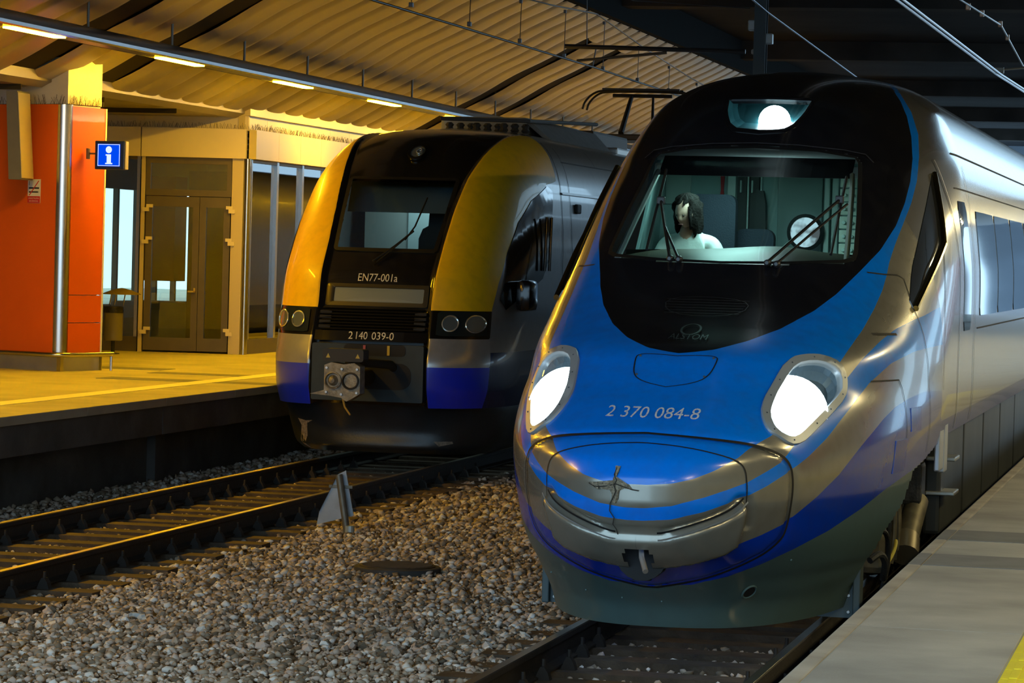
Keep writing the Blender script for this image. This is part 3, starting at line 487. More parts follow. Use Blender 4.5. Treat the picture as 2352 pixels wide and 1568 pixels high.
'crack':[[0.008,0.008,1.139],[-0.007,0.0,1.092],[-0.026,0.0,1.051],[-0.18,0.024,1.036],[-0.239,0.046,1.045],[-0.151,0.017,1.018],[-0.053,0.003,1.01],[-0.045,0.005,0.97],[-0.026,0.012,0.944],[0.002,0.005,0.972],[0.008,0.0,1.02],[0.082,0.005,1.022],[0.102,0.008,1.023],[0.027,0.003,1.067],[-0.0,0.0,1.079]],
'black_q':[[0.015,1.846],[0.043,1.85],[0.071,1.853],[0.102,1.857],[0.129,1.861],[0.161,1.865],[0.19,1.869],[0.222,1.873],[0.25,1.881],[0.279,1.889],[0.31,1.897],[0.34,1.905],[0.371,1.913],[0.402,1.921],[0.435,1.929],[0.462,1.939],[0.489,1.949],[0.517,1.958],[0.544,1.968],[0.573,1.978],[0.602,1.988],[0.633,1.997],[0.664,2.007],[0.692,2.022],[0.722,2.036],[0.754,2.05],[0.783,2.065],[0.815,2.079],[0.848,2.094],[0.883,2.109],[0.916,2.123],[0.943,2.141],[0.972,2.16],[1.0,2.178],[1.029,2.196],[1.061,2.215],[1.093,2.234],[1.122,2.256],[1.15,2.279],[1.181,2.302],[1.212,2.326],[1.244,2.349],[1.278,2.372],[1.313,2.396],[1.348,2.421],[1.385,2.445],[1.422,2.47],[1.464,2.495],[1.505,2.52],[1.548,2.545],[1.579,2.575],[1.611,2.604],[1.642,2.634],[1.674,2.664],[1.707,2.694],[1.739,2.725],[1.756,2.758],[1.775,2.791],[1.793,2.825],[1.814,2.859],[1.836,2.893],[1.845,2.927],[1.855,2.961],[1.867,2.995],[1.88,3.03],[1.893,3.064],[1.892,3.098],[1.893,3.133],[1.896,3.168],[1.899,3.203],[1.907,3.238],[1.898,3.273],[1.892,3.308],[1.885,3.343],[1.88,3.379],[1.874,3.415],[1.847,3.455],[1.821,3.496],[1.796,3.536],[1.775,3.578],[1.729,3.62],[1.691,3.664],[1.674,3.71],[1.629,3.773]],
'hood_q':[[0.084,1.102],[0.113,1.105],[0.144,1.107],[0.177,1.109],[0.21,1.111],[0.242,1.113],[0.278,1.118],[0.311,1.124],[0.348,1.13],[0.383,1.136],[0.421,1.141],[0.458,1.152],[0.498,1.162],[0.536,1.172],[0.577,1.182],[0.618,1.193],[0.658,1.207],[0.698,1.221],[0.74,1.235],[0.78,1.249],[0.82,1.262],[0.856,1.283],[0.889,1.303],[0.924,1.323],[0.961,1.335],[0.998,1.348],[1.037,1.359],[1.076,1.372],[1.114,1.384],[1.136,1.402],[1.157,1.42],[1.177,1.438],[1.195,1.456],[1.215,1.474],[1.237,1.492],[1.259,1.511],[1.28,1.529],[1.302,1.547],[1.325,1.566],[1.349,1.586],[1.371,1.606],[1.395,1.626],[1.418,1.646],[1.442,1.666],[1.466,1.687],[1.489,1.708],[1.515,1.729],[1.54,1.75],[1.569,1.771],[1.587,1.796],[1.606,1.82],[1.626,1.845],[1.64,1.87],[1.655,1.892],[1.665,1.915],[1.674,1.938],[1.68,1.961],[1.689,1.984],[1.699,2.007],[1.703,2.032],[1.707,2.058],[1.712,2.084],[1.717,2.109],[1.725,2.136],[1.724,2.162],[1.727,2.189],[1.731,2.216],[1.735,2.243],[1.743,2.27],[1.739,2.305],[1.739,2.341],[1.74,2.377],[1.733,2.416],[1.732,2.456],[1.744,2.487],[1.755,2.518],[1.768,2.55],[1.783,2.582],[1.802,2.618],[1.821,2.654],[1.842,2.691],[1.863,2.728],[1.882,2.762],[1.903,2.795],[1.924,2.828],[1.946,2.862],[1.97,2.896],[1.981,2.93],[1.995,2.965],[2.008,2.999],[2.024,3.034],[2.04,3.068],[2.041,3.107],[2.043,3.145],[2.048,3.184],[2.053,3.223],[2.064,3.262],[2.061,3.298],[2.058,3.333],[2.057,3.369],[2.056,3.406],[2.054,3.442],[2.018,3.478],[1.984,3.513],[1.953,3.55],[1.924,3.586],[1.898,3.624],[1.842,3.661],[1.804,3.699],[1.782,3.74],[1.766,3.784]],
'b2_q':[[0.062,0.962],[0.09,0.965],[0.121,0.968],[0.15,0.971],[0.183,0.974],[0.214,0.977],[0.249,0.979],[0.287,0.987],[0.324,0.995],[0.364,1.003],[0.405,1.01],[0.447,1.018],[0.49,1.025],[0.534,1.032],[0.577,1.041],[0.62,1.049],[0.664,1.058],[0.709,1.066],[0.756,1.074],[0.81,1.085],[0.865,1.095],[0.921,1.105],[0.978,1.115],[1.024,1.128],[1.071,1.14],[1.116,1.153],[1.163,1.165],[1.209,1.178],[1.255,1.191],[1.301,1.205],[1.348,1.219],[1.394,1.232],[1.417,1.253],[1.435,1.273],[1.451,1.293],[1.466,1.313],[1.481,1.333],[1.496,1.353],[1.513,1.374],[1.527,1.394],[1.539,1.414],[1.562,1.433],[1.585,1.452],[1.607,1.471],[1.629,1.49],[1.653,1.51],[1.679,1.529],[1.705,1.548],[1.721,1.571],[1.739,1.594],[1.757,1.617],[1.774,1.641],[1.792,1.665],[1.809,1.689],[1.832,1.711],[1.855,1.733],[1.879,1.756],[1.908,1.779],[1.936,1.801],[1.967,1.824],[2.009,1.846],[2.05,1.868],[2.088,1.89],[2.121,1.912],[2.152,1.934],[2.198,1.953],[2.243,1.972],[2.291,1.991],[2.342,2.01],[2.431,2.027],[2.528,2.043],[2.629,2.06],[2.725,2.072],[2.831,2.084],[2.944,2.096],[3.082,2.116],[3.234,2.136],[3.395,2.153],[3.583,2.171]],
'b3_q':[[0.058,0.885],[0.086,0.888],[0.117,0.889],[0.147,0.892],[0.178,0.893],[0.212,0.895],[0.245,0.897],[0.283,0.904],[0.323,0.911],[0.362,0.919],[0.404,0.926],[0.447,0.932],[0.493,0.939],[0.538,0.946],[0.579,0.955],[0.625,0.964],[0.67,0.973],[0.716,0.982],[0.764,0.991],[0.815,1.0],[0.867,1.01],[0.92,1.019],[0.974,1.029],[1.026,1.041],[1.076,1.053],[1.128,1.065],[1.182,1.077],[1.236,1.089],[1.283,1.103],[1.333,1.116],[1.381,1.13],[1.431,1.143],[1.479,1.156],[1.528,1.169],[1.574,1.185],[1.621,1.2],[1.668,1.215],[1.714,1.231],[1.76,1.246],[1.796,1.264],[1.831,1.282],[1.864,1.3],[1.896,1.318],[1.93,1.336],[1.965,1.354],[1.988,1.374],[2.01,1.394],[2.031,1.414],[2.049,1.435],[2.068,1.455],[2.089,1.475],[2.111,1.495],[2.133,1.515],[2.156,1.536],[2.18,1.558],[2.204,1.58],[2.229,1.601],[2.255,1.623],[2.279,1.645],[2.302,1.668],[2.35,1.688],[2.401,1.708],[2.452,1.728],[2.505,1.748],[2.563,1.768],[2.626,1.788],[2.722,1.801],[2.821,1.814],[2.926,1.827],[3.035,1.84],[3.15,1.853],[3.307,1.86],[3.478,1.866],[3.661,1.873],[3.874,1.877],[4.116,1.88],[4.399,1.883]],
'b4_q':[[0.03,0.586],[0.059,0.588],[0.089,0.59],[0.121,0.592],[0.154,0.593],[0.186,0.595],[0.223,0.603],[0.26,0.611],[0.298,0.619],[0.338,0.627],[0.379,0.634],[0.421,0.644],[0.462,0.654],[0.506,0.663],[0.549,0.673],[0.595,0.681],[0.64,0.69],[0.687,0.699],[0.734,0.707],[0.784,0.717],[0.834,0.727],[0.884,0.737],[0.935,0.746],[0.989,0.756],[1.043,0.765],[1.099,0.774],[1.156,0.783],[1.212,0.794],[1.272,0.805],[1.331,0.816],[1.39,0.827],[1.453,0.837],[1.515,0.848],[1.616,0.88],[1.672,0.896],[1.73,0.913],[1.788,0.929],[1.844,0.945],[1.904,0.961],[1.963,0.978],[2.021,0.994],[2.074,1.011],[2.127,1.029],[2.179,1.047],[2.234,1.065],[2.291,1.082],[2.346,1.1],[2.403,1.118],[2.449,1.139],[2.495,1.16],[2.542,1.181],[2.587,1.202],[2.633,1.223],[2.673,1.243],[2.712,1.264],[2.747,1.285],[2.783,1.304],[2.817,1.323],[2.855,1.342],[2.895,1.361],[2.945,1.387],[2.991,1.412],[3.038,1.438],[3.097,1.459],[3.16,1.48],[3.227,1.501],[3.332,1.516],[3.44,1.531],[3.557,1.545],[3.714,1.555],[3.885,1.565],[4.073,1.574],[4.311,1.569],[4.58,1.563],[4.892,1.555]],
'b5_q':[[0.016,0.423],[0.014,0.427],[0.044,0.431],[0.074,0.435],[0.105,0.439],[0.137,0.443],[0.17,0.447],[0.204,0.45],[0.239,0.453],[0.276,0.456],[0.314,0.459],[0.352,0.467],[0.391,0.474],[0.432,0.481],[0.475,0.487],[0.518,0.494],[0.56,0.5],[0.606,0.506],[0.652,0.512],[0.702,0.522],[0.751,0.532],[0.802,0.541],[0.854,0.55],[0.907,0.56],[0.963,0.568],[1.019,0.577],[1.078,0.586],[1.137,0.597],[1.201,0.608],[1.265,0.619],[1.33,0.631],[1.398,0.641],[1.467,0.652],[1.535,0.662],[1.607,0.672],[1.68,0.684],[1.754,0.695],[1.831,0.707],[1.907,0.718],[1.985,0.729],[2.066,0.74],[2.148,0.75],[2.233,0.761],[2.311,0.773],[2.389,0.786],[2.47,0.798],[2.553,0.811],[2.638,0.823],[2.724,0.835],[2.811,0.847],[2.901,0.859],[2.992,0.871],[3.081,0.886],[3.175,0.901],[3.271,0.915],[3.369,0.93],[3.471,0.945],[3.576,0.959],[3.679,0.971],[3.788,0.982],[3.897,0.993],[4.013,1.004],[4.133,1.015],[4.257,1.025],[4.39,1.036]],
}
ENL={
'yin':[[0.668,0.236,1.838],[0.683,0.348,2.137],[0.694,0.663,2.539],[0.721,1.03,2.95],[0.767,1.438,3.319],[0.83,1.912,3.594],[0.895,2.522,3.802],[0.908,3.161,3.899]],
'yout':[[1.264,0.749,1.801],[1.291,0.93,2.103],[1.309,1.252,2.459],[1.33,1.69,2.823],[1.359,2.234,3.094],[1.369,3.013,3.299],[1.361,3.552,3.341]],
'win':[[1.382,3.29,3.227],[1.372,3.004,3.288],[1.359,2.234,3.094],[1.33,1.69,2.823],[1.309,1.252,2.459],[1.311,0.911,1.902],[1.355,1.028,1.79],[1.414,1.433,1.926],[1.44,2.596,2.155],[1.44,2.889,2.367]],
'ws':[[-0.597,0.575,2.454],[0.634,0.565,2.436],[0.663,1.371,3.299],[-0.67,1.39,3.312]],
'disp':[[-0.54,0.277,2.016],[0.565,0.277,2.009],[0.583,0.213,1.81],[-0.568,0.213,1.815]],
'lamp':[[-0.073,1.769,3.622],[0.14,1.776,3.627]],
'txt':[[-0.237,0.303,2.11],[0.221,0.301,2.108]],
'num':[[-0.251,0.053,1.422],[0.28,0.055,1.43]],
'hlR':[[0.74,0.224,1.76],[1.267,0.742,1.771],[1.269,0.656,1.491],[0.755,0.134,1.504]],
'c1':[[0.881,0.229,1.626]],
'c2':[[1.127,0.439,1.625]],
'wip':[[-0.006,0.427,2.302],[0.147,0.661,2.585],[0.344,0.789,2.734],[0.376,1.092,3.07]],
}
# ---------------------------------------------------------------- train shells: plan curve per height
def poly_sd(P,poly):
    # signed distance, positive inside
    P=np.asarray(P,float);poly=np.asarray(poly,float); a=poly; b=np.roll(poly,-1,0)
    d=np.full(len(P),1e9); ins=np.zeros(len(P),bool)
    for p,q in zip(a,b):
        e=q-p; L=max(e@e,1e-12); t=np.clip(((P-p)@e)/L,0,1); c=p+t[:,None]*e; d=np.minimum(d,np.hypot(*(P-c).T))
        cond=((p[1]>P[:,1])!=(q[1]>P[:,1])); 
        with np.errstate(divide='ignore',invalid='ignore'): xi=(q[0]-p[0])*(P[:,1]-p[1])/(q[1]-p[1])+p[0]
        ins^=cond&(P[:,0]<xi)
    return np.where(ins,d,-d)
def shell_grid(S,Z,A,Ys):
    # half grid (right side), columns from the centre line to the back
    z=np.asarray(Z)[:,None]; a=np.asarray(A)[None,:]
    x,y=S.pt(a,z); zz=np.broadcast_to(z,x.shape)
    W=S.W(np.asarray(Z)); yE=S.yE(np.asarray(Z))
    xs=[x];ys=[y];zs=[zz]
    for t in Ys[0]:   # fractions from yE to the fixed station
        xs.append(W[:,None]);ys.append((yE+(Ys[1]-yE)*t)[:,None]);zs.append(np.asarray(Z)[:,None])
    for yy in Ys[2]:
        xs.append(W[:,None]);ys.append(np.full((len(Z),1),yy));zs.append(np.asarray(Z)[:,None])
    return np.stack([np.concatenate(xs,1),np.concatenate(ys,1),np.concatenate(zs,1)],-1)
def normals(Gd):
    du=np.gradient(Gd,axis=1);dv=np.gradient(Gd,axis=0); n=np.cross(dv,du); n/=np.maximum(np.linalg.norm(n,axis=-1,keepdims=True),1e-9)
    n[n[...,1]*0+n[...,0]< -.2]*=-1
    return n
def mirror_mesh(name,Gd,keep,m,parent,attrs,smooth=35):
    R,Cn,_=Gd.shape
    V=np.concatenate([Gd.reshape(-1,3),(Gd*[-1,1,1]).reshape(-1,3)])
    i,j=np.meshgrid(np.arange(R-1),np.arange(Cn-1),indexing='ij'); a=i*Cn+j
    F=np.stack([a,a+1,a+Cn+1,a+Cn],-1)[keep]; n=R*Cn
    F2=np.stack([a+n,a+Cn+n,a+Cn+1+n,a+1+n],-1)[keep]
    FF=np.concatenate([F,F2])
    used=np.unique(FF); mp=-np.ones(len(V),int); mp[used]=np.arange(len(used))
    at={k:np.concatenate([v.ravel(),v.ravel()])[used] for k,v in attrs.items()}
    o=np_mesh(name,V[used],mp[FF],m,parent,at)
    bm=bmesh.new(); bm.from_mesh(o.data); bmesh.ops.remove_doubles(bm,verts=bm.verts[:],dist=1e-5); bm.to_mesh(o.data); bm.free()
    o.data.shade_smooth(); return o
NS=Shell(NOSE); ES=Shell(EN)
def surf(S,x,z,off=0.):
    # point on the front of a shell at (x,z), pushed out along its normal
    e=.01; y=float(S.y(x,z)); 
    if off==0: return Vector((x,y,z))
    dx=(float(S.y(x+e,z))-float(S.y(x-e,z)))/(2*e); dz=(float(S.y(x,z+e))-float(S.y(x,z-e)))/(2*e)
    n=Vector((dx,-1,dz)).normalized(); return Vector((x,y,z))+n*off
def snorm(S,x,z):
    return (surf(S,x,z,1.)-surf(S,x,z)).normalized()
def ribbon(S,pts,w,off,name,m,parent,mir=True,closed=False,thick=0.):
    g=G()
    for sgn in ((1,-1) if mir else (1,)):
        P=[surf(S,p[0],p[-1],off) for p in pts]; N=[snorm(S,p[0],p[-1]) for p in pts]; n=len(P);V=[];F=[]
        for i in range(n):
            t=(P[(i+1)%n if closed else min(i+1,n-1)]-P[(i-1)%n if closed else max(i-1,0)]).normalized(); b=t.cross(N[i]).normalized()*w/2
            for q in (P[i]+b,P[i]-b): V.append(Vector((q.x*sgn,q.y,q.z)))
        for i in range(n if closed else n-1):
            k=(i+1)%n; F.append((2*i,2*i+1,2*k+1,2*k))
        g.add(V,F)
    return g.build(name,m,parent,fix=False)
def resample(pts,step):
    pts=[Vector(p) for p in pts]; o=[pts[0]]
    for a,b in zip(pts[:-1],pts[1:]):
        n=max(1,int((b-a).length/step)); o+=[a.lerp(b,(k+1)/n) for k in range(n)]
    return o
def smooth_poly(pts,closed,it=2):
    pts=[Vector(p) for p in pts]
    for _ in range(it):
        n=len(pts); o=[]
        for i in range(n if closed else n-1):
            a,b=pts[i],pts[(i+1)%n]; o+=[a.lerp(b,.25),a.lerp(b,.75)]
        if not closed: o=[pts[0]]+o+[pts[-1]]
        pts=o
    return pts
def patch(S,poly,off,name,m,parent,sgn=1,n=14,edge=None,xz=True):
    # surface patch filling a polygon given in (x,z): rings from the centroid outwards
    poly=[(p[0],p[-1]) for p in poly]; cx=sum(p[0] for p in poly)/len(poly); cz_=sum(p[1] for p in poly)/len(poly)
    V=[];F=[];k=len(poly)
    for r in range(1,n+1):
        for (x,z) in poly:
            q=surf(S,cx+(x-cx)*r/n,cz_+(z-cz_)*r/n,off); V.append((q.x*sgn,q.y,q.z))
    for r in range(n-1):
        for i in range(k): F.append((r*k+i,r*k+(i+1)%k,(r+1)*k+(i+1)%k,(r+1)*k+i))
    c=surf(S,cx,cz_,off); V.append((c.x*sgn,c.y,c.z)); 
    for i in range(k): F.append((len(V)-1,i,(i+1)%k))
    g=G(); g.add(V,F); return g.build(name,m,parent,60)
def ring(S,outer,inner,off,name,m,parent,sgn=1,lip=.0):
    k=len(outer); V=[];F=[]
    rows=[(outer,1.0,-.012),(outer,1.0,off*.6),(outer,.93,off),(inner,.07,off),(inner,0.,off*.6),(inner,0.,-.03)]
    for base,t,o in rows:
        for i in range(k):
            po=Vector(outer[i]);pi_=Vector(inner[i]); x=pi_[0]+(po[0]-pi_[0])*t; z=pi_[1]+(po[1]-pi_[1])*t
            q=surf(S,x,z,o); V.append((q.x*sgn,q.y,q.z))
    for r in range(len(rows)-1):
        for i in range(k): F.append((r*k+i,r*k+(i+1)%k,(r+1)*k+(i+1)%k,(r+1)*k+i))
    g=G(); g.add(V,F); return g.build(name,m,parent,50)
def radial(poly,n=48,c=None):
    # polygon resampled by angle about its centroid
    P=np.array([(p[0],p[-1]) for p in poly]); c=P.mean(0) if c is None else np.array(c); out=[]
    for k in range(n):
        a=2*math.pi*k/n; d=np.array([math.cos(a),math.sin(a)]); best=0
        for p,q in zip(P,np.roll(P,-1,0)):
            e=q-p; M=np.array([[d[0],-e[0]],[d[1],-e[1]]]); dt=np.linalg.det(M)
            if abs(dt)<1e-12: continue
            t,u=np.linalg.solve(M,p-c)
            if t>0 and -1e-9<=u<=1+1e-9: best=max(best,t)
        out.append(tuple(c+d*best))
    return out
def inpoly(X,Zc,poly): return poly_sd(np.stack([np.asarray(X).ravel(),np.asarray(Zc).ravel()],1),poly).reshape(np.shape(X))
def put_text(S,body,size,x0,zc,parent,m,off=.006,slant=0.,name='lettering',xw=None,yfix=None):
    V,F=text_verts(body,size); wd=V[:,0].max()-V[:,0].min(); k=(xw/wd) if xw else 1.; X=(V[:,0]-V[:,0].min())*k+x0+slant*V[:,1]; Zt=V[:,1]*1.+zc
    P=[surf(S,float(a),float(b),off) for a,b in zip(X,Zt)]
    g=G(); g.add(P,F); return g.build(name,m,parent,fix=False)
def livery(name,chain,start,rough=.22,coat=.3):
    m=bpy.data.materials.new(name); m.use_nodes=True; nt=m.node_tree; b=nt.nodes['Principled BSDF']
    col=None;met=None
    rgb=nt.nodes.new('ShaderNodeRGB'); rgb.outputs[0].default_value=(*start[0],1); col=rgb.outputs[0]
    v=nt.nodes.new('ShaderNodeValue'); v.outputs[0].default_value=start[1]; met=v.outputs[0]
    v=nt.nodes.new('ShaderNodeValue'); v.outputs[0].default_value=start[2] if len(start)>2 else rough; rg=v.outputs[0]
    for at,c,me,ro in chain:
        a=nt.nodes.new('ShaderNodeAttribute'); a.attribute_name=at
        gt=nt.nodes.new('ShaderNodeMath'); gt.operation='GREATER_THAN'; gt.inputs[1].default_value=0; nt.links.new(a.outputs['Fac'],gt.inputs[0])
        mx=nt.nodes.new('ShaderNodeMix'); mx.data_type='RGBA'; nt.links.new(gt.outputs[0],mx.inputs['Factor']); nt.links.new(col,mx.inputs['A']); mx.inputs['B'].default_value=(*c,1); col=mx.outputs['Result']
        for nm,val in (('met',me),('rg',ro)):
            mf=nt.nodes.new('ShaderNodeMix'); mf.data_type='FLOAT'; nt.links.new(gt.outputs[0],mf.inputs['Factor'])
            nt.links.new(met if nm=='met' else rg,mf.inputs['A']); mf.inputs['B'].default_value=val
            if nm=='met': met=mf.outputs['Result']
            else: rg=mf.outputs['Result']
    # a film of road dust, heavier in blotches
    tc=nt.nodes.new('ShaderNodeTexCoord'); n=nt.nodes.new('ShaderNodeTexNoise'); n.inputs['Scale'].default_value=9; n.inputs['Detail'].default_value=8; nt.links.new(tc.outputs['Object'],n.inputs['Vector'])
    mr=nt.nodes.new('ShaderNodeMapRange'); mr.inputs[1].default_value=.45; mr.inputs[2].default_value=.8; mr.inputs[3].default_value=0; mr.inputs[4].default_value=.16; nt.links.new(n.outputs['Fac'],mr.inputs[0])
    mx=nt.nodes.new('ShaderNodeMix'); mx.data_type='RGBA'; nt.links.new(mr.outputs[0],mx.inputs['Factor']); nt.links.new(col,mx.inputs['A']); mx.inputs['B'].default_value=(.06,.055,.05,1)
    nt.links.new(mx.outputs['Result'],b.inputs['Base Color']); nt.links.new(met,b.inputs['Metallic']); nt.links.new(rg,b.inputs['Roughness'])
    b.inputs['Coat Weight'].default_value=coat; b.inputs['Coat Roughness'].default_value=.05
    return m
# ================================================================= blue and silver high speed train
SILVER=(.33,.31,.26); BLUE=(.0,.21,.92); DBLUE=(.0,.035,.45); BLK=(.008,.008,.011); SKIRT=(.08,.135,.132)
PT=thing('high_speed_train','blue and silver streamlined high speed train with lit headlamps at the near platform','train',(XR,18,0))
Z=np.unique(np.concatenate([np.arange(.16,2.3,.0135),np.arange(2.3,3.6,.02),np.linspace(3.6,3.95,26),np.linspace(3.95,4.01,10)]))
A=np.linspace(0,1,120)**1.0
GD=shell_grid(NS,Z,A,(np.linspace(.08,1,12),10.5,[14,18,22,26.2]))
q=NS.q(GD[...,0],GD[...,1],GD[...,2]); QZ=np.stack([q.ravel(),GD[...,2].ravel()],1)
def above(curve,tail): 
    c=LIV[curve+'_q']; return [(-.6,c[0][1])]+[tuple(p) for p in c]+tail+[(-.6,6)]
regs={'d_body':above('b5',[(5.5,1.12),(40,1.2),(40,6)]),'d_sil2':above('b4',[(5.6,1.50),(7.,1.34),(40,1.33),(40,6)]),'d_blu2':above('b3',[(6.5,1.78),(40,1.78),(40,6)]),'d_sil1':above('b2',[(6.5,2.05),(40,2.05),(40,6)]),
      'd_hood':above('hood',[(1.75,4.2)]),'d_blk':above('black',[(1.55,4.2)])}
AT={k:poly_sd(QZ,v).reshape(q.shape) for k,v in regs.items()}
AT['d_side']=np.minimum(GD[...,1]-4.33,GD[...,2]-1.33)
# the hood's black starts at its lowest point only: no livery line may run below the curve's own start
jaw=[(p[0],p[2]) for p in LIV['smile']]+[(p[0],p[2]) for p in LIV['jaw'][1:]]
jaw=[(-.5,jaw[0][1])]+jaw+[(-.5,jaw[-1][1])]
jd=inpoly(GD[...,0],GD[...,2],jaw); jd=np.where(GD[...,1]<2.,jd,-1)
NRM=normals(GD); NRM[(NRM*np.stack([GD[...,0]*.5,GD[...,1]-8,GD[...,2]-2.],-1)).sum(-1)<0]*=-1
def sst(d,w): t=np.clip(d/w,0,1); return t*t*(3-2*t)
hat=[(p[0],p[2]) for p in LIV['hatch']]; hatp=[(-.5,hat[0][1])]+hat+[(-.5,hat[-1][1])]
hd=inpoly(GD[...,0],GD[...,2],hatp); hd=np.where(GD[...,1]<2.,hd,-1)
groove=np.exp(-(hd/.012)**2)*(GD[...,1]<2.)
GB=GD.copy()
GD=GD+NRM*(.05*sst(jd+.012,.03)-.03*np.where(GD[...,1]<2,np.exp(-((jd+.02)/.018)**2),0)*(GD[...,2]>.83)-.016*groove)[...,None]
LIVERY=livery('train_livery',[('d_body',DBLUE,0.,.2),('d_sil2',SILVER,.55,.25),('d_blu2',BLUE,0.,.2),('d_sil1',SILVER,.55,.25),('d_side',(.46,.45,.43),.75,.16),('d_hood',BLUE,0.,.22),('d_blk',BLK,0.,.16)],(SKIRT,.1,.42))
fc=lambda a:(a[:-1,:-1]+a[1:,:-1]+a[:-1,1:]+a[1:,1:])/4
cx,cy,czz=fc(GB[...,0]),fc(GB[...,1]),fc(GB[...,2])
lens=radial(smooth_poly([(p[0],p[2]) for p in LIV['lens']],True,1)); lc=np.mean([(p[0],p[2]) for p in LIV['lens']],0)
lens=radial([(p[0],p[2]) for p in LIV['lens']],60,lc); pod=radial([(p[0],p[2]) for p in LIV['pod']],60,lc)
WS=[(0,2.425),(.45,2.435),(.80,2.455),(.857,2.475),(.862,2.52),(.825,2.80),(.775,3.08),(.758,3.17),(.72,3.215),(.45,3.255),(0,3.27)]
WSF=[(x,z) for x,z in WS]+[(-x,z) for x,z in reversed(WS[1:-1])]
tl=[(p[0],p[2]) for p in LIV['topl']]; tl=[((p[0]),p[1]) for p in tl]
front=cy<6.0
hole=(inpoly(cx,czz,lens)>-.015)&(cy<3)
hole|=(poly_sd(np.stack([cx.ravel(),czz.ravel()],1),WSF).reshape(cx.shape)>-.006)&front
tls=[(.0,3.655),(.31,3.65),(.285,3.545),(.235,3.46),(.18,3.42),(0,3.405)]; TLF=tls+[(-x,z) for x,z in reversed(tls[1:-1])]
hole|=(poly_sd(np.stack([cx.ravel(),czz.ravel()],1),TLF).reshape(cx.shape)>-.012)&(cy<6.4)
# notch for the coupler rod in the lower lip
notch=[(-.1,.74),(.075,.74),(.085,.70),(.075,.62),(.045,.585),(-.1,.585)]
hole|=(inpoly(cx,czz,notch)>0)&(cy<1)
sr=np.array(LIV['skirtrear']); ycut=np.interp(czz,sr[::-1,2],sr[::-1,1])
cut=((czz<1.04)&(cy>ycut))|((czz<np.interp(cy,[3.26,4.3,5.2],[1.04,1.16,1.2]))&(cy>3.26))
skirt_f=fc(AT['d_body'])<0
mirror_mesh('body_shell',GD,~hole&~cut&~skirt_f,LIVERY,PT,AT)
mirror_mesh('skirt',GD,~hole&~cut&skirt_f,LIVERY,PT,AT)
GASK=mat('gasket',(.006,.006,.007),.5); GLOSSBLK=mat('gloss_black',(.008,.008,.010),.12); SEAM=mat('panel_gap',(.004,.004,.005),.7)
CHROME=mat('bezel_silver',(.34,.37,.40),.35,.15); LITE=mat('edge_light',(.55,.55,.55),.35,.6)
# nose hatch gaps and lower lip edge
hp=smooth_poly([(p[0],0,p[2]) for p in LIV['hatch']],False,2); hp=[Vector((0,0,hp[0].z))]+hp+[Vector((0,0,hp[-1].z))]
ribbon(NS,resample(hp,.02),.022,.002,'hatch_gap',SEAM,PT)
ip=smooth_poly([(p[0],0,p[2]) for p in LIV['inner']]+[(p[0],0,p[2]) for p in LIV['jaw'][1:3]],False,2); ip=[Vector((0,0,ip[0].z))]+ip
ribbon(NS,resample(ip,.02),.010,.004,'cover_gap',SEAM,PT)
jp=smooth_poly([(p[0],0,p[2]) for p in LIV['smile']],False,2)
for s_ in (1,-1):
    ribbon(NS,[(s_*p.x,0,p.z) for p in resample([p+Vector((0,0,.022)) for p in jp],.02)],.014,.010,'lip_gap',SEAM,PT,mir=False); ribbon(NS,[(s_*p.x,0,p.z) for p in resample([p+Vector((0,0,.004)) for p in jp[1:]],.02)],.012,.048,'lip_edge',LITE,PT,mir=False)
g=G(); g.lathe([(.16,0),(.16,.12)],(0,.28,.66),'y',18); g.build('coupler_pocket',SEAM,PT)
g=G(); g.tube([(-.02,.36,.735),(.03,.12,.66),(.075,.02,.585)],.017,10); g.build('coupler_rod',mat('rod',(.32,.28,.24),.55,.4),PT,40)
g=G(); g.bbox(-.055,.055,.30,.36,.50,.535,.006); g.build('tow_cover',SEAM,PT)
# crack in the nose cover
CR=mat('cracked_filler',(.34,.29,.21),.9,var=.5,vscale=60,bump=1.,bscale=90); CRD=mat('crack_dark',(.03,.025,.02),.95)
xc0=-.115
pl=[(-.012,1.20),(.02,1.20),(.012,1.165),(.0,1.14),(.03,1.125),(.075,1.10),(.10,1.072),(.05,1.075),(.02,1.06),(.015,1.01),(.0,.985),(-.025,.99),(-.02,1.03),(-.035,1.06),(-.09,1.065),(-.12,1.088),(-.13,1.080),(-.10,1.058),(-.15,1.075),(-.175,1.10),(-.12,1.105),(-.07,1.09),(-.03,1.095),(-.02,1.12),(-.01,1.15)]
def flake(poly,off,name,m,sub=3):
    bm=bmesh.new(); vs=[bm.verts.new((xc0+x,0,z)) for x,z in poly]; f=bm.faces.new(vs); bmesh.ops.triangulate(bm,faces=[f])
    bmesh.ops.subdivide_edges(bm,edges=bm.edges[:],cuts=2,use_grid_fill=True); bmesh.ops.triangulate(bm,faces=bm.faces[:])
    rr=random.Random(5)
    for v in bm.verts: v.co=surf(NS,v.co.x,v.co.z,off+rr.uniform(-.004,.006))
    me=bpy.data.meshes.new(name); bm.to_mesh(me); bm.free(); return link(name,me,m,PT)
flake(pl,.008,'crack',CR)
ribbon(NS,[(xc0+a,0,b) for a,b in [(.0,1.19),(-.012,1.15),(.005,1.12),(-.01,1.09),(.004,1.06),(-.012,1.02),(-.03,.985),(-.035,.94),(-.01,.90),(-.02,.86),(0,.83),(.005,.79)]],.007,.012,'crack_line',CRD,PT,mir=False)
ribbon(NS,[(xc0+a,0,b) for a,b in [(-.17,1.095),(-.13,1.075),(-.09,1.08),(-.05,1.085),(0,1.10),(.05,1.085),(.10,1.07),(.14,1.065)]],.006,.012,'crack_line',CRD,PT,mir=False)
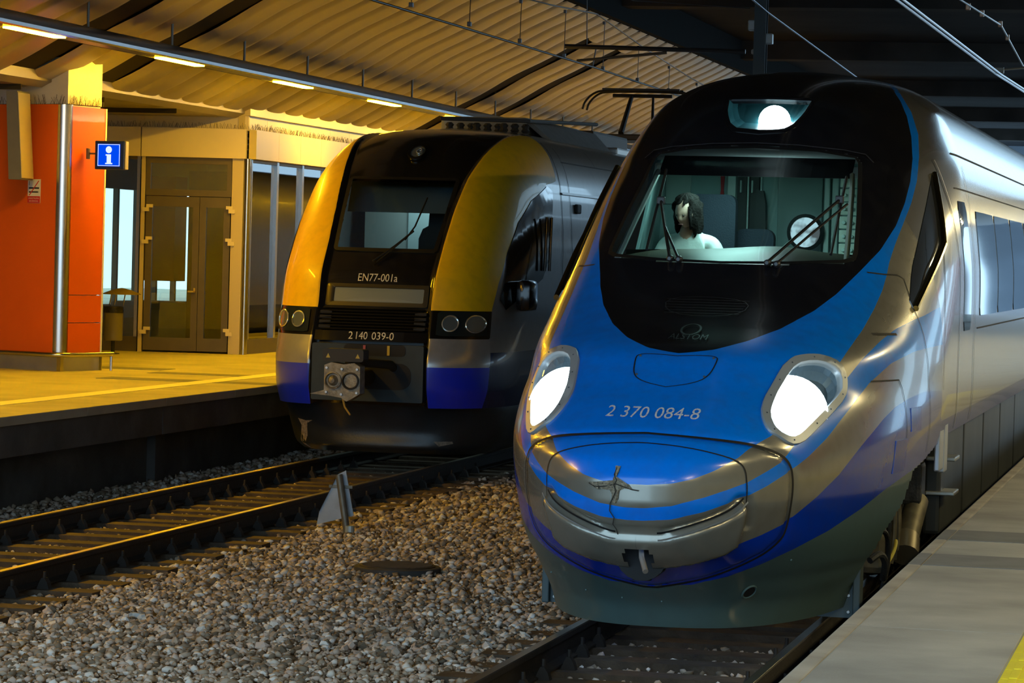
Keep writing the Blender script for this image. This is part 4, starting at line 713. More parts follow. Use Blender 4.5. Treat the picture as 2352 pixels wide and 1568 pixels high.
# hood access panel
ribbon(NS,resample(smooth_poly([(0,0,1.828),(.14,0,1.836),(.255,0,1.832),(.262,0,1.80),(.24,0,1.71),(.16,0,1.67),(0,0,1.645)],False,2),.02),.008,.003,'access_panel_gap',SEAM,PT)
for sx in (-1,1):
    for x,z in ((.235,1.82),(.215,1.71)):
        q=surf(NS,x,z,.003); g=G(); g.lathe([(.008,0),(.008,-.003)],(sx*q.x,q.y,q.z),'y',8); g.build('screw',GASK,PT)
WHITE=mat('white_lettering',(.70,.74,.78),.5,dirt=(.0,.12,.5),dscale=60,damt=.7)
put_text(NS,'2 370 084-8',.088,-.298,1.468,PT,WHITE,xw=.575)
# grille and emblem on the black mask
GR=mat('grille_black',(.018,.018,.02),.45)
for k in range(6):
    z=2.085+k*.017; ribbon(NS,[(x,0,z) for x in np.linspace(-.24-k*.006,.26+k*.006,14)],.007,.006,'grille_slat',GR,PT,mir=False)
ribbon(NS,resample(smooth_poly([(-.22,0,2.07),(.27,0,2.07),(.31,0,2.185),(-.29,0,2.195)],True,2),.03),.006,.005,'grille_frame',GR,PT,mir=False,closed=True)
EMB=mat('emblem',(.014,.014,.016),.3); q=[(x,0,z) for x,z in ell(.0,1.985,.062,.032,24)]; ribbon(NS,q,.014,.006,'emblem',EMB,PT,mir=False,closed=True)
V,F=text_verts('ALSTOM',.05); 
put_text(NS,'ALSTOM',.045,-.115,1.925,PT,EMB,name='emblem_lettering',xw=.25)
# headlamps
LAMP=emis('headlamp_light',(.78,.95,1.),26.); BOWL=mat('lamp_bowl',(.16,.22,.27),.35,.4); LGL=glass('lamp_glass',(.96,1,1),.03)
lamp_c=LIV['lampc'][0]
for sg in (1,-1):
    hl=ring(NS,pod,lens,.016,'headlamp_bezel',CHROME,PT,sg)
    # bowl: walls going in from the lens rim and a back plate
    k=len(lens); V=[];F=[]; c=lc
    for off,sc in ((-.005,1.0),(-.10,.94),(-.16,.80)):
        for (x,z) in lens:
            p=surf(NS,c[0]+(x-c[0])*sc,c[1]+(z-c[1])*sc,0); n_=snorm(NS,c[0],c[1])*.35+Vector((.15,-1,.25)).normalized()*.65; p=p+n_.normalized()*off
            V.append((p.x*sg,p.y,p.z))
    for r in range(2):
        for i in range(k): F.append((r*k+i,r*k+(i+1)%k,(r+1)*k+(i+1)%k,(r+1)*k+i))
    F.append(tuple(range(2*k,3*k)))
    g=G(); g.add(V,F); g.build('lamp_bowl',BOWL,hl)
    # lamp unit: bright round reflector filling the lower part of the bowl
    V=[];F=[]; n_=snorm(NS,c[0],c[1]); fw=(n_*.45+Vector((.12,-1,.12)).normalized()*.55).normalized(); cc=surf(NS,lamp_c[0]-.012,lamp_c[2]+.025,0)-fw*.085
    ux=fw.cross(Vector((0,0,1))).normalized(); uz=ux.cross(fw)
    for rr,dd in ((.0,.03),(.11,.026),(.185,.012),(.225,-.01)):
        for i in range(32):
            a=2*math.pi*i/32; p=cc+ux*rr*math.cos(a)+uz*rr*1.02*math.sin(a)+fw*dd; V.append((p.x*sg,p.y,p.z))
    for r in range(3):
        for i in range(32): F.append((r*32+i,r*32+(i+1)%32,(r+1)*32+(i+1)%32,(r+1)*32+i))
    g=G(); g.add(V,F); g.build('lamp',LAMP,hl,60)
    patch(NS,lens,-.004,'lamp_lens',LGL,hl,sg)
    for i in range(0,60,5):
        x=(pod[i][0]+lens[i][0])/2; z=(pod[i][1]+lens[i][1])/2; p=surf(NS,x,z,.017); g=G(); g.lathe([(.006,0),(.005,-.002)],(p.x*sg,p.y,p.z),'y',6); g.build('bezel_screw',GASK,hl)
# top lamp
tin=radial(TLF,48); tout=[(x*1.13,3.535+(z-3.535)*1.26) for x,z in tin]
tb=ring(NS,tout,tin,.006,'top_lamp_frame',GLOSSBLK,PT)
k=len(tin);V=[];F=[]
for off,sc in ((-.003,1.),(-.10,.95),(-.17,.85)):
    for x,z in tin:
        p=surf(NS,x*sc,3.535+(z-3.535)*sc,0)+Vector((0,-off*1.2,-.2*off)); V.append(p)
for r in range(2):
    for i in range(k): F.append((r*k+i,r*k+(i+1)%k,(r+1)*k+(i+1)%k,(r+1)*k+i))
F.append(tuple(range(2*k,3*k))); g=G(); g.add(V,F); g.build('lamp_bowl',mat('top_bowl',(.05,.22,.26),.4,.2),tb)
c=surf(NS,.07,3.535,-.06); V=[];F=[]; fw=Vector((.1,-1,-.05)).normalized(); ux=fw.cross(Vector((0,0,1))).normalized(); uz=ux.cross(fw)
for rr,dd in ((0,.03),(.07,.025),(.105,.012),(.12,-.01)):
    for i in range(28):
        a=2*math.pi*i/28; p=c+ux*rr*math.cos(a)+uz*rr*math.sin(a)+fw*dd; V.append(p)
for r in range(3):
    for i in range(28): F.append((r*28+i,r*28+(i+1)%28,(r+1)*28+(i+1)%28,(r+1)*28+i))
g=G(); g.add(V,F); g.build('lamp',LAMP,tb,60)
patch(NS,tin,-.004,'lamp_lens',LGL,tb)
# windscreen
WGL=glass('windscreen_glass',(.80,.93,.92),.015)
wsp=resample([Vector((x,0,z)) for x,z in WSF]+[Vector((*WSF[0][:1],0,WSF[0][1]))],.05)[:-1]
wsc=patch(NS,[(p.x,p.z) for p in wsp],-.002,'windscreen',WGL,PT,n=20)
ribbon(NS,[(p.x,0,p.z) for p in wsp],.035,.004,'windscreen_gasket',GASK,PT,mir=False,closed=True)
ribbon(NS,[(x*1.05,0,z+.035) for x,z in [(.80,3.14),(.74,3.20),(.6,3.225),(.3,3.25),(0,3.26),(-.3,3.25),(-.6,3.225),(-.74,3.20),(-.80,3.14)]],.012,.012,'windscreen_brow',mat('brow',(.05,.05,.06),.35),PT,mir=False)
# wipers: arms and blades lying just off the glass
WB=mat('wiper_black',(.010,.010,.011),.45)
def off_line(P,o): return [surf(NS,p[0],p[2],o) for p in P]
for sgn,arm,arm2,bl in ((-1,'wl','wl2','bl'),(1,'wr','wr2','br')):
    wp=None
    a=resample([Vector(p) for p in LIV[arm]],.05); g=G(); g.tube(off_line(a,.035),.012,6); wp=g.build('wiper_arm',WB,PT)
    a=resample([Vector(p) for p in LIV[arm2]],.05); g=G(); g.tube(off_line(a,.035),.010,6); g.build('wiper_arm',WB,PT)
    a=resample([Vector(p) for p in LIV[bl]],.05); g=G(); g.tube(off_line(a,.022),.011,6); g.build('wiper_blade',WB,PT)
    p=off_line([LIV[arm][-1]],.035)[0]; g=G(); g.bbox(p.x-.03,p.x+.03,p.y-.02,p.y+.02,p.z-.03,p.z+.03,.01); g.build('wiper_joint',WB,PT)
    for kk in (arm,arm2):
        p=off_line([LIV[kk][0]],.03)[0]; g=G(); g.lathe([(.026,.03),(.022,-.02),(.012,-.03)],tuple(p),'y',12); g.build('wiper_pivot',mat('pivot',(.03,.03,.035),.35),PT,40)
# side details of the cab: seam, hatch lines, handles, window with brass edge
def sidepanel(pts,off,name,m,parent,sg=1,th=.012):
    # polygon given as 3D points on the flank, thickened outwards
    P=[Vector(p) for p in pts]; cen=sum(P,Vector())/len(P); nn=(P[1]-P[0]).cross(P[2]-P[0]).normalized()
    if nn.x<0: nn=-nn
    V=[];F=[];k=len(P)
    for o in (-th,off): V+=[((p+nn*o).x*sg,(p+nn*o).y,(p+nn*o).z) for p in P]
    F=[tuple(range(k)),tuple(range(k,2*k))]+[(i,(i+1)%k,k+(i+1)%k,k+i) for i in range(k)]
    g=G(); g.add(V,F); return g.build(name,m,parent)
SWG=mat('side_glass',(.02,.022,.025),.03,spec=.8); BRASS=mat('brass_edge',(.62,.50,.20),.2,1.)
def fx(y,z):
    # flank x at (y,z)
    W=float(NS.W(z)); 
    if y>=float(NS.yE(z)): return W
    y0=float(NS.y0(z));yE=float(NS.yE(z)); r=max(0,1-((yE-y)/(yE-y0))**2.2); return W*r**(1/float(NS.n(z)))
def flank(poly,off,name,m,parent,sg=1,n=6,push=0):
    poly=[(p[0],p[1]) for p in poly]; cy_=sum(p[0] for p in poly)/len(poly); cz_=sum(p[1] for p in poly)/len(poly);V=[];F=[];k=len(poly)
    for r in range(1,n+1):
        for y,z in poly:
            yy=cy_+(y-cy_)*r/n; z2_=cz_+(z-cz_)*r/n; V.append((sg*(fx(yy,z2_)+off),yy,z2_))
    for r in range(n-1):
        for i in range(k): F.append((r*k+i,r*k+(i+1)%k,(r+1)*k+(i+1)%k,(r+1)*k+i))
    V.append((sg*(fx(cy_,cz_)+off),cy_,cz_))
    for i in range(k): F.append((len(V)-1,i,(i+1)%k))
    nb=(n-1)*k; base=len(V)
    for y,z in poly: V.append((sg*(fx(y,z)-.01),y,z))
    for i in range(k): F.append((nb+i,nb+(i+1)%k,base+(i+1)%k,base+i))
    g=G(); g.add(V,F); return g.build(name,m,parent,40)
sw=[(p[1],p[2]) for p in LIV['sidewin']]
swp=[(v[0],v[1]) for v in resample([Vector((*p,0)) for p in sw+[sw[0]]],.12)][:-1]
for sg in (1,-1):
    o=flank(swp,.006,'cab_side_window',SWG,PT,sg)
    for a,b in ((0,1),(1,2)):
        pts=[Vector((sg*(fx(p.x,p.y)+.02),p.x,p.y)) for p in resample([Vector((*sw[a],0)),Vector((*sw[b],0))],.1)]
        g=G(); g.tube(pts,.022,8); g.build('brass_edge',BRASS,o,40)
def fline(yz,w,name,m,parent,off=.004,mir=False):
    g=G()
    for sg in ((1,-1) if mir else (1,)):
        P=resample([Vector((y,z,0)) for y,z in yz],.06); V=[];F=[]
        for i,p in enumerate(P):
            t=(P[min(i+1,len(P)-1)]-P[max(i-1,0)]).normalized(); b=Vector((-t.y,t.x,0))*w/2
            for q in (p+b,p-b): V.append((sg*(fx(q.x,q.y)+off),q.x,q.y))
        for i in range(len(P)-1): F.append((2*i,2*i+1,2*i+3,2*i+2))
        g.add(V,F)
    return g.build(name,m,parent,fix=False)
ss=[(p[1],p[2]) for p in LIV['seamside']]; fline(ss,.010,'cab_joint',SEAM,PT,mir=True)
fline([(3.585,2.145),(3.62,1.9),(3.66,1.6),(3.70,1.3),(3.72,1.14)],.012,'cab_joint',SEAM,PT,mir=True)
fline([(p[1],p[2]) for p in LIV['joint2'][:5]],.014,'cab_joint',SEAM,PT,mir=True)
fline([(2.2,1.68),(2.75,1.675),(2.80,1.62),(2.82,1.2)],.010,'side_hatch',SEAM,PT)
fline([(2.62,1.98),(3.0,1.975)],.016,'hand_slot',SEAM,PT)
fline([(2.95,1.40),(3.3,1.40)],.014,'hand_slot',SEAM,PT); 
flank([(2.5,1.06),(2.86,1.06),(2.86,1.28),(2.5,1.28)],.006,'socket_cover',mat('socket_blue',DBLUE,.2),PT)
flank([(2.95,1.32),(3.3,1.32),(3.3,1.48),(2.95,1.48)],.006,'handle_cover',mat('socket_blue',DBLUE,.2),PT)
def sidegrid(y0,y1,z0,z1,off,name,m,parent,nz=14,ny=6):
    V=[];F=[];r_=.07
    for i in range(nz+1):
        z=z0+(z1-z0)*i/nz; e=min(z-z0,z1-z); ins=r_-math.sqrt(max(0,r_*r_-(r_-min(e,r_))**2))
        for j in range(ny+1):
            y=y0+ins+(y1-y0-2*ins)*j/ny; V.append((fx(y,z)+off,y,z))
    n=len(V); V+=[(v[0]-off-.012,v[1],v[2]) for v in V]
    for i in range(nz):
        for j in range(ny):
            a=i*(ny+1)+j; F.append((a,a+1,a+ny+2,a+ny+1))
    ring_=[i*(ny+1) for i in range(nz+1)]+[nz*(ny+1)+j for j in range(1,ny+1)]+[i*(ny+1)+ny for i in range(nz-1,-1,-1)]+list(range(ny-1,0,-1))
    for a,b in zip(ring_,ring_[1:]+ring_[:1]): F.append((a,b,b+n,a+n))
    g=G(); g.add(V,F); return g.build(name,m,parent,40)
def pane_glow():
    m=bpy.data.materials.new('round_pane_glow'); m.use_nodes=True; nt=m.node_tree; nt.nodes.remove(nt.nodes['Principled BSDF']); e=nt.nodes.new('ShaderNodeEmission'); e.inputs[1].default_value=.75
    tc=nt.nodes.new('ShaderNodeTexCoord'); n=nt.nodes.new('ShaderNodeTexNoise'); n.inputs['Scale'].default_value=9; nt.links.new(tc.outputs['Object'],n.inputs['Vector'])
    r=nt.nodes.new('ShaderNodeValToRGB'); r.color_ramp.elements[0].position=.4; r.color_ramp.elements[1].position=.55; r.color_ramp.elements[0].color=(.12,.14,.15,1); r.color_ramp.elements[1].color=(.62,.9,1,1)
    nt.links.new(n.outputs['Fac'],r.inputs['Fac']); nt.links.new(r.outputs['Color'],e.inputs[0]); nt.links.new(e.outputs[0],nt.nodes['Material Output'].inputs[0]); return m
# passenger door, windows and panel lines along the flank
for yy in (5.55,5.62,6.95,7.02): fline([(yy,1.22),(yy,2.2),(yy,3.05),(yy+.02,3.25)],.018,'door_edge',LITE if yy in(5.62,6.95) else SEAM,PT)
sidegrid(5.95,6.6,1.95,2.95,.005,'door_window',SWG,PT)
fline([(6.4,3.33),(26,3.33)],.014,'roof_joint',SEAM,PT,mir=True)
fline([(6.0,3.05),(26,3.05)],.010,'roof_joint',SEAM,PT)
for k in range(9):
    y0=7.6+k*2.05; sidegrid(y0-.1,y0+1.83,2.05,2.9,.006,'side_window',SWG,PT)
fline([(7.3,1.95),(26,1.95)],.012,'window_band_line',SEAM,PT)
# next coach and gangway
bd=G(); bd.prism([(-1.25,1.25),(1.25,1.25),(1.2,3.2),(.8,3.8),(-.8,3.8),(-1.2,3.2)],26.2,26.9); bd.build('gangway',GASK,PT)
zz_=np.linspace(1.2,4.01,40); prof=[(float(NS.W(z)),z) for z in zz_]; prof=prof+[(-a,b) for a,b in reversed(prof)]
g=G(); g.prism(prof,26.9,85); g.build('coach',mat('coach_silver',(.46,.45,.43),.16,.75),PT,30)
# cab interior seen through the windscreen
CABW=mat('cab_wall',(.28,.40,.40),.55,var=.05); CABD=mat('cab_dark',(.018,.020,.022),.55); DESK=mat('cab_desk',(.10,.085,.05),.45,var=.15,vscale=5); SEATM=mat('seat_blue',(.004,.009,.020),.8,bump=.2,bscale=90); CABL=mat('cab_light_panel',(.55,.60,.56),.5)
ci=G(); ci.box(-1.15,1.15,6.35,6.42,1.25,3.45); cab=ci.build('cab_rear_wall',CABW,PT)
g=G(); g.box(-1.2,1.2,2.9,6.4,1.22,1.28); g.build('cab_floor',CABD,PT)
g=G(); g.add([(-.80,4.8,3.18),(.80,4.8,3.18),(.98,6.4,3.32),(-.98,6.4,3.32),(-.80,4.8,3.20),(.80,4.8,3.20),(.98,6.4,3.35),(-.98,6.4,3.35)],[(0,1,2,3),(7,6,5,4),(0,1,5,4),(2,3,7,6),(1,2,6,5),(3,0,4,7)]); g.build('cab_ceiling',CABL,PT)
g=G(); g.bbox(-.82,.82,4.80,4.88,3.07,3.16,.02); g.build('cab_header',CABL,PT)
# blind across the top of the screen
g=G(); bl_=[surf(NS,x,z,-.07) for z in (3.11,3.20,3.26) for x in np.linspace(-.74,.74,16)]
g.add(bl_,[(r*16+i,r*16+i+1,(r+1)*16+i+1,(r+1)*16+i) for r in range(2) for i in range(15)]); g.build('sun_blind',mat('blind',(.012,.016,.03),.5),PT,fix=False)
for sg in (-1,1):
    g=G(); P=[surf(NS,sg*x,z,-.06) for x,z in ((.835,2.48),(.80,2.75),(.76,3.02),(.74,3.13))]; g.tube(P,.022,6); g.build('screen_pillar',CABL,PT)
    g=G(); g.add([(sg*1.10,4.4,1.3),(sg*1.14,6.35,1.3),(sg*1.0,6.35,3.3),(sg*.84,5.05,3.14),(sg*1.12,4.4,1.3),(sg*1.16,6.35,1.3),(sg*1.02,6.35,3.3),(sg*.86,5.05,3.14)],[(0,1,2,3),(4,5,6,7),(0,1,5,4),(1,2,6,5),(2,3,7,6),(3,0,4,7)]); g.build('cab_side_wall',CABW,PT)
# desk: a hump following the screen
V=[];F=[]; xs=np.linspace(-.92,.92,20); rows=[(3.30,2.38),(3.6,2.47),(3.95,2.53),(4.15,2.53),(4.2,2.2),(4.2,1.4)]
for yb,zb in rows:
    for x in xs: V.append((x,yb+.55*(abs(x)/.92)**2.2*(1 if yb<4 else .25),zb+.03*math.exp(-((x-.25)/.25)**2)*(3.5<yb<4.18)-.03*abs(x)))
for r in range(len(rows)-1):
    for i in range(19): F.append((r*20+i,r*20+i+1,(r+1)*20+i+1,(r+1)*20+i))
g=G(); g.add(V,F); g.build('driver_desk',DESK,PT,50,fix=False)
def seat(name,x,y,zt,w,h):
    g=G(); pr=rrect(x-w/2,x+w/2,zt-h,zt,.07); g.prism(pr,y,y+.12); s=g.build(name,SEATM,PT,40)
    g=G(); g.bbox(x-w/2,x+w/2,y-.42,y,zt-h-.1,zt-h+.02,.03); g.build('seat_cushion',SEATM,s); g=G(); g.tube([(x,y-.2,1.28),(x,y-.2,zt-h-.1)],.06,10); g.build('seat_post',CABD,s)
seat('driver_seat',-.47,5.40,2.945,.36,.93); seat('second_seat',-.17,5.6,2.69,.30,.62)
# rear wall furniture
def rw(x0,x1,z0,z1,name,m,d=.03,y=6.35): g=G(); g.bbox(x0,x1,y-d,y,z0,z1,.006); return g.build(name,m,cab)
LT=mat('cab_trim_light',(.62,.70,.68),.4)
rw(-1.0,-.80,2.88,3.16,'notice_board',mat('board',(.42,.50,.47),.5)); rw(-.50,-.435,1.9,3.36,'trim_post',LT,.05)
rw(-.425,-.345,1.9,3.36,'locker_door',CABD,.04); rw(-.325,-.245,1.9,3.36,'locker_door',CABD,.04); rw(-.343,-.328,1.9,3.36,'locker_trim',LT,.05)
rw(-.24,-.225,1.9,3.36,'locker_trim',LT,.045); rw(-.395,-.383,2.98,3.08,'locker_handle',LT,.09); rw(-.305,-.293,2.98,3.08,'locker_handle',LT,.09)
g=G(); g.prism([(-.27,2.55),(-.17,2.55),(-.18,2.9),(-.20,3.0),(-.24,3.0),(-.26,2.9)],6.2,6.28); g.build('hanging_coat',CABD,cab)
rw(-.10,.255,1.5,3.12,'cab_door',mat('cab_door',(.17,.24,.24),.5),.03); rw(.275,.315,1.5,3.36,'trim_post',LT,.06); rw(.335,.385,1.5,3.36,'trim_post',LT,.06)
for k in range(6):
    b_=rw(.47,.60,2.50+k*.105,2.595+k*.105,'breaker_box',mat('breaker',(.60,.62,.55),.5),.06,5.75)
    for s_ in (-.03,.03): g=G(); g.lathe([(.016,0),(.013,-.015)],(.535+s_,5.69,2.547+k*.105),'y',10); g.build('breaker_knob',LT,b_)
g=G(); g.prism([(-.565,3.36),(-.515,3.36),(-.525,3.1),(-.53,3.0),(-.52,2.92),(-.54,2.9),(-.56,2.92),(-.55,3.0),(-.555,3.1)],6.28,6.31); g.build('red_strap',mat('red_strap',(.45,.01,.015),.6),cab)
g=G(); g.lathe([(.145,0),(.145,-.05),(.118,-.06),(.118,-.02)],(.135,6.3,2.68),'y',28,False); rg_=g.build('round_pane_frame',CABD,cab,40)
g=G(); g.lathe([(.0,0),(.12,0)],(.135,6.27,2.68),'y',28,False); g.build('round_pane',pane_glow(),rg_)  # bright mottled glow painted onto the round pane in place of its reflection
ld=bpy.data.lights.new('cab_lamp','AREA'); ld.energy=24; ld.size=.5; ld.color=(.55,1,.93); lo=bpy.data.objects.new('cab_lamp',ld); COL.objects.link(lo); lo.parent=PT; lo.location=(-.25,4.84,3.13)
# skirt details: hole, bogie, plough, step plates, under-floor boxes
p=surf(NS,.56,.40,.003); n_=snorm(NS,.56,.40); g=G(); ux=n_.cross(Vector((0,0,1))).normalized(); uz=ux.cross(n_); V=[];F=[]
for rr,dd in ((.058,.0),(.05,.008),(.042,.004),(.040,.001)):
    for i in range(20): a_=2*math.pi*i/20; V.append(p+ux*rr*math.cos(a_)+uz*rr*math.sin(a_)+n_*dd)
for r in range(3):
    for i in range(20): F.append((r*20+i,r*20+(i+1)%20,(r+1)*20+(i+1)%20,(r+1)*20+i))
g.add(V,F); g.build('skirt_socket_rim',mat('skirt_metal',SKIRT,.42,.1),PT,40); g=G(); g.add([p+ux*.042*math.cos(2*math.pi*i/20)+uz*.042*math.sin(2*math.pi*i/20)+n_*.004 for i in range(20)],[tuple(range(20))]); g.build('skirt_socket',SEAM,PT)
for x,z in ((-.75,.43),(-.45,.37),(-.2,.345),(.05,.335),(.8,.6)):
    q=surf(NS,x,z,.004); g=G(); g.lathe([(.007,.004),(.005,-.003)],tuple(q),'y',8); g.build('rivet',mat('skirt_metal',SKIRT,.42,.1),PT)
UND=mat('underframe',(.030,.030,.028),.6,.3,var=.4,vscale=8,bump=.4,bscale=30); UNL=mat('underframe_worn',(.16,.14,.09),.5,.5,var=.3,vscale=12)
PLO=mat('plough',(.075,.10,.105),.45,.3)
for sg in (-1,1):
    g=G(); g.prism([(sg*.55,.09),(sg*1.06,.09),(sg*1.06,.25),(sg*1.0,.55),(sg*.55,.4)],2.5,2.56); o=g.build('rail_guard',PLO,PT)
    g=G(); g.bbox(min(sg*1.03,sg*1.08),max(sg*1.03,sg*1.08),2.45,2.62,.09,.62,.008); g.build('guard_flange',PLO,o)
    for z in (.13,.24): g=G(); g.lathe([(.014,0),(.01,-.012)],(sg*1.0,2.5,z),'y',8); g.build('bolt',LITE,o)
bg_=thing('bogie',None,None); bg_.parent=PT
g=G()
for yw in (3.55,6.25):
    for sg in (-1,1): pass
for yw in (3.55,6.25):
    ws=G(); 
    for sg in (-1,1): ws.lathe([(.05,-.06),(.40,-.06),(.46,-.05),(.445,.05),(.30,.07),(.10,.09),(.09,.16)],(sg*.76,yw,.46),'x',32)
    ws.tube([(-.8,yw,.46),(.8,yw,.46)],.085,14); ws.build('wheelset',UND,bg_,40)
for sg in (-1,1):
    g=G(); g.bbox(min(sg*.92,sg*1.10),max(sg*.92,sg*1.10),2.9,6.9,.52,.78,.04); g.build('side_frame',UND,bg_)
    for yw in (3.55,6.25): g=G(); g.bbox(min(sg*.95,sg*1.15),max(sg*.95,sg*1.15),yw-.2,yw+.2,.30,.62,.05); g.build('axle_box',UNL,bg_)
g=G(); g.tube([(1.18,4.35,.42),(1.22,4.75,.72)],.085,16); g.build('damper',UNL,bg_,40); g=G(); g.tube([(1.19,4.28,.36),(1.18,4.42,.47)],.10,16); g.build('damper_collar',mat('collar',(.28,.24,.16),.35,.7),bg_,40)
g=G(); g.bbox(1.08,1.26,4.6,4.95,.70,1.0,.03); g.build('damper_bracket',UND,bg_)
for pts,r,m_ in (([(1.12,2.75,.62),(1.17,2.95,.66),(1.19,3.15,.55),(1.17,3.25,.35),(1.15,3.1,.2)],.018,UND),([(1.14,3.2,.9),(1.17,3.3,.8),(1.16,3.4,.5),(1.15,3.35,.3)],.020,UND),([(1.12,3.55,.95),(1.16,3.65,.9),(1.17,3.72,.6),(1.15,3.7,.35)],.018,UNL),([(1.16,3.3,.38),(1.19,3.42,.44),(1.2,3.52,.50),(1.19,3.6,.52)],.013,mat('hose_yellow',(.5,.42,.06),.5)),([(1.1,2.8,.45),(1.16,2.9,.5),(1.19,3.0,.42),(1.16,3.1,.3)],.025,UND),([(1.1,4.0,.98),(1.14,4.02,.6),(1.13,4.0,.35)],.03,UND),([(1.1,4.2,1.0),(1.15,4.22,.65),(1.13,4.2,.4)],.022,UNL)):
    g=G(); g.tube(smooth_poly(pts,False,2),r,8); g.build('hose',m_,bg_,40)
g=G(); g.box(-1.1,1.1,3.1,7.0,1.0,1.2); g.build('underfloor',UND,PT)
g=G(); g.bbox(1.36,1.40,4.45,4.75,.96,1.30,.01); o=g.build('step_plate',mat('plate_light',(.46,.50,.58),.3,.5),PT); g=G(); g.bbox(1.36,1.405,4.80,5.05,.93,1.33,.01); g.build('step_plate',mat('plate_light',(.46,.50,.58),.3,.5),PT)
for z in (.98,.72): g=G(); g.bbox(1.22,1.44,5.35,5.75,z,z+.03,.008); g.build('step',mat('step_metal',(.40,.40,.36),.4,.8),PT)
for k in range(5): g=G(); g.bbox(1.20,1.33,5.4+k*2.1,7.4+k*2.1,.42,1.2,.03); g.build('equipment_box',mat('equipment',(.028,.033,.033),.5,.2,var=.4,vscale=2),PT)
g=G(); g.bbox(-1.33,-1.2,5.4,16,.42,1.2,.03); g.build('equipment_box',mat('equipment',(.055,.065,.065),.5,.2),PT)
# ================================================================= yellow and black commuter train
ET=thing('commuter_train','yellow and black commuter train with a blunt black front at the far platform','train',(XL,34,0))
Z=np.unique(np.concatenate([np.arange(.66,3.6,.022),np.linspace(3.6,3.98,26),np.linspace(3.98,4.02,6)]))
GE=shell_grid(ES,Z,np.linspace(0,1,90),(np.linspace(.1,1,8),7.,[10,14,18,24,58]))
xm=np.interp(GE[...,2],[.66,1.4,1.84,2.14,2.54,2.95,3.32,3.6,3.81,3.9,4.02],[.70,.695,.672,.683,.694,.721,.767,.83,.895,.905,.92])
yo=np.interp(GE[...,2],[.66,1.13,1.49,1.8,2.1,2.46,2.82,3.09,3.3,3.36,3.6,4.02],[.60,.62,.66,.75,.93,1.25,1.69,2.23,3.0,3.62,3.72,3.9])
AE={'d_col':yo-GE[...,1],'d_mask':np.where(GE[...,1]<4.2,xm-GE[...,0],-1),'d_zy':GE[...,2]-1.775,'d_zk':GE[...,2]-1.455,'d_zs':GE[...,2]-1.13,'d_low':1.30-GE[...,2]}
AE['d_yel']=np.minimum(AE['d_col'],AE['d_zy']); AE['d_blkb']=np.minimum(AE['d_col'],np.minimum(AE['d_zk'],-AE['d_zy'])); AE['d_silb']=np.minimum(AE['d_col'],np.minimum(AE['d_zs'],-AE['d_zk'])); AE['d_blub']=np.minimum(AE['d_col'],-AE['d_zs'])
NE=normals(GE); NE[(NE*np.stack([GE[...,0]*.5,GE[...,1]-6,GE[...,2]-2.],-1)).sum(-1)<0]*=-1
rec=sst(AE['d_mask'],.05)*np.clip((4.2-GE[...,1])/1.5,0,1)
GE0=GE.copy(); GE=GE-NE*(.06*rec)[...,None]
ELIV=livery('commuter_livery',[('d_low',(.012,.02,.09),.0,.25),('d_yel',(.92,.55,.005),0.,.42),('d_blkb',(.006,.006,.007),0.,.12),('d_silb',(.42,.42,.42),.5,.3),('d_blub',(.015,.035,.70),0.,.3),('d_mask',(.007,.007,.009),0.,.18)],((.33,.33,.33),.55,.32))
cx,cy,czz=fc(GE0[...,0]),fc(GE0[...,1]),fc(GE0[...,2])
ew=[(-.60,2.45),(.60,2.45),(.655,3.30),(-.655,3.30)]
eh=(poly_sd(np.stack([cx.ravel(),czz.ravel()],1),ew).reshape(cx.shape)>.004)&(cy<2.2)
mirror_mesh('body_shell',GE,~eh,ELIV,ET,AE)
class Off:   # the recessed mask as a surface of its own
    def __init__(s,S,d): s.S=S;s.d=d
    def y(s,x,z): return s.S.y(x,z)+s.d*1.05
EM=Off(ES,.06)
ewp=resample([Vector((x,0,z)) for x,z in rrect(-.60,.60,2.45,3.30,.03)],.06); ewp=[(p.x*(1+.09*(p.z-2.45)/.85),p.z) for p in ewp]
patch(EM,ewp,0,'windscreen',glass('commuter_glass',(.62,.72,.74),.03),ET,n=10)
ribbon(EM,[(x,0,z) for x,z in ewp],.05,.004,'windscreen_gasket',GASK,ET,mir=False,closed=True)
WTXT=mat('number_white',(.62,.60,.56),.55)
put_text(EM,'EN77-001a',.125,-.24,2.085,ET,WTXT,.006,name='unit_number',xw=.47)
for tx_,x_,w_ in (('2',-.255,.05),('140',-.165,.135),('039-0',.02,.26)): put_text(EM,tx_,.125,x_,1.405,ET,WTXT,.052,name='vehicle_number',xw=w_)
# destination box
g=G(); P=[surf(EM,x,z,.012) for x,z in rrect(-.55,.57,1.83,2.015,.02)]; ring_=G()
q=rrect(-.60,.62,1.79,2.05,.03); qi=rrect(-.50,.56,1.845,2.005,.015)
fr_=ring(EM,q,qi,.02,'destination_frame',mat('dest_frame',(.05,.042,.022),.35,.3),ET)
patch(EM,qi,.010,'destination_display',mat('dest_screen',(.17,.21,.23),.35),fr_,n=4)
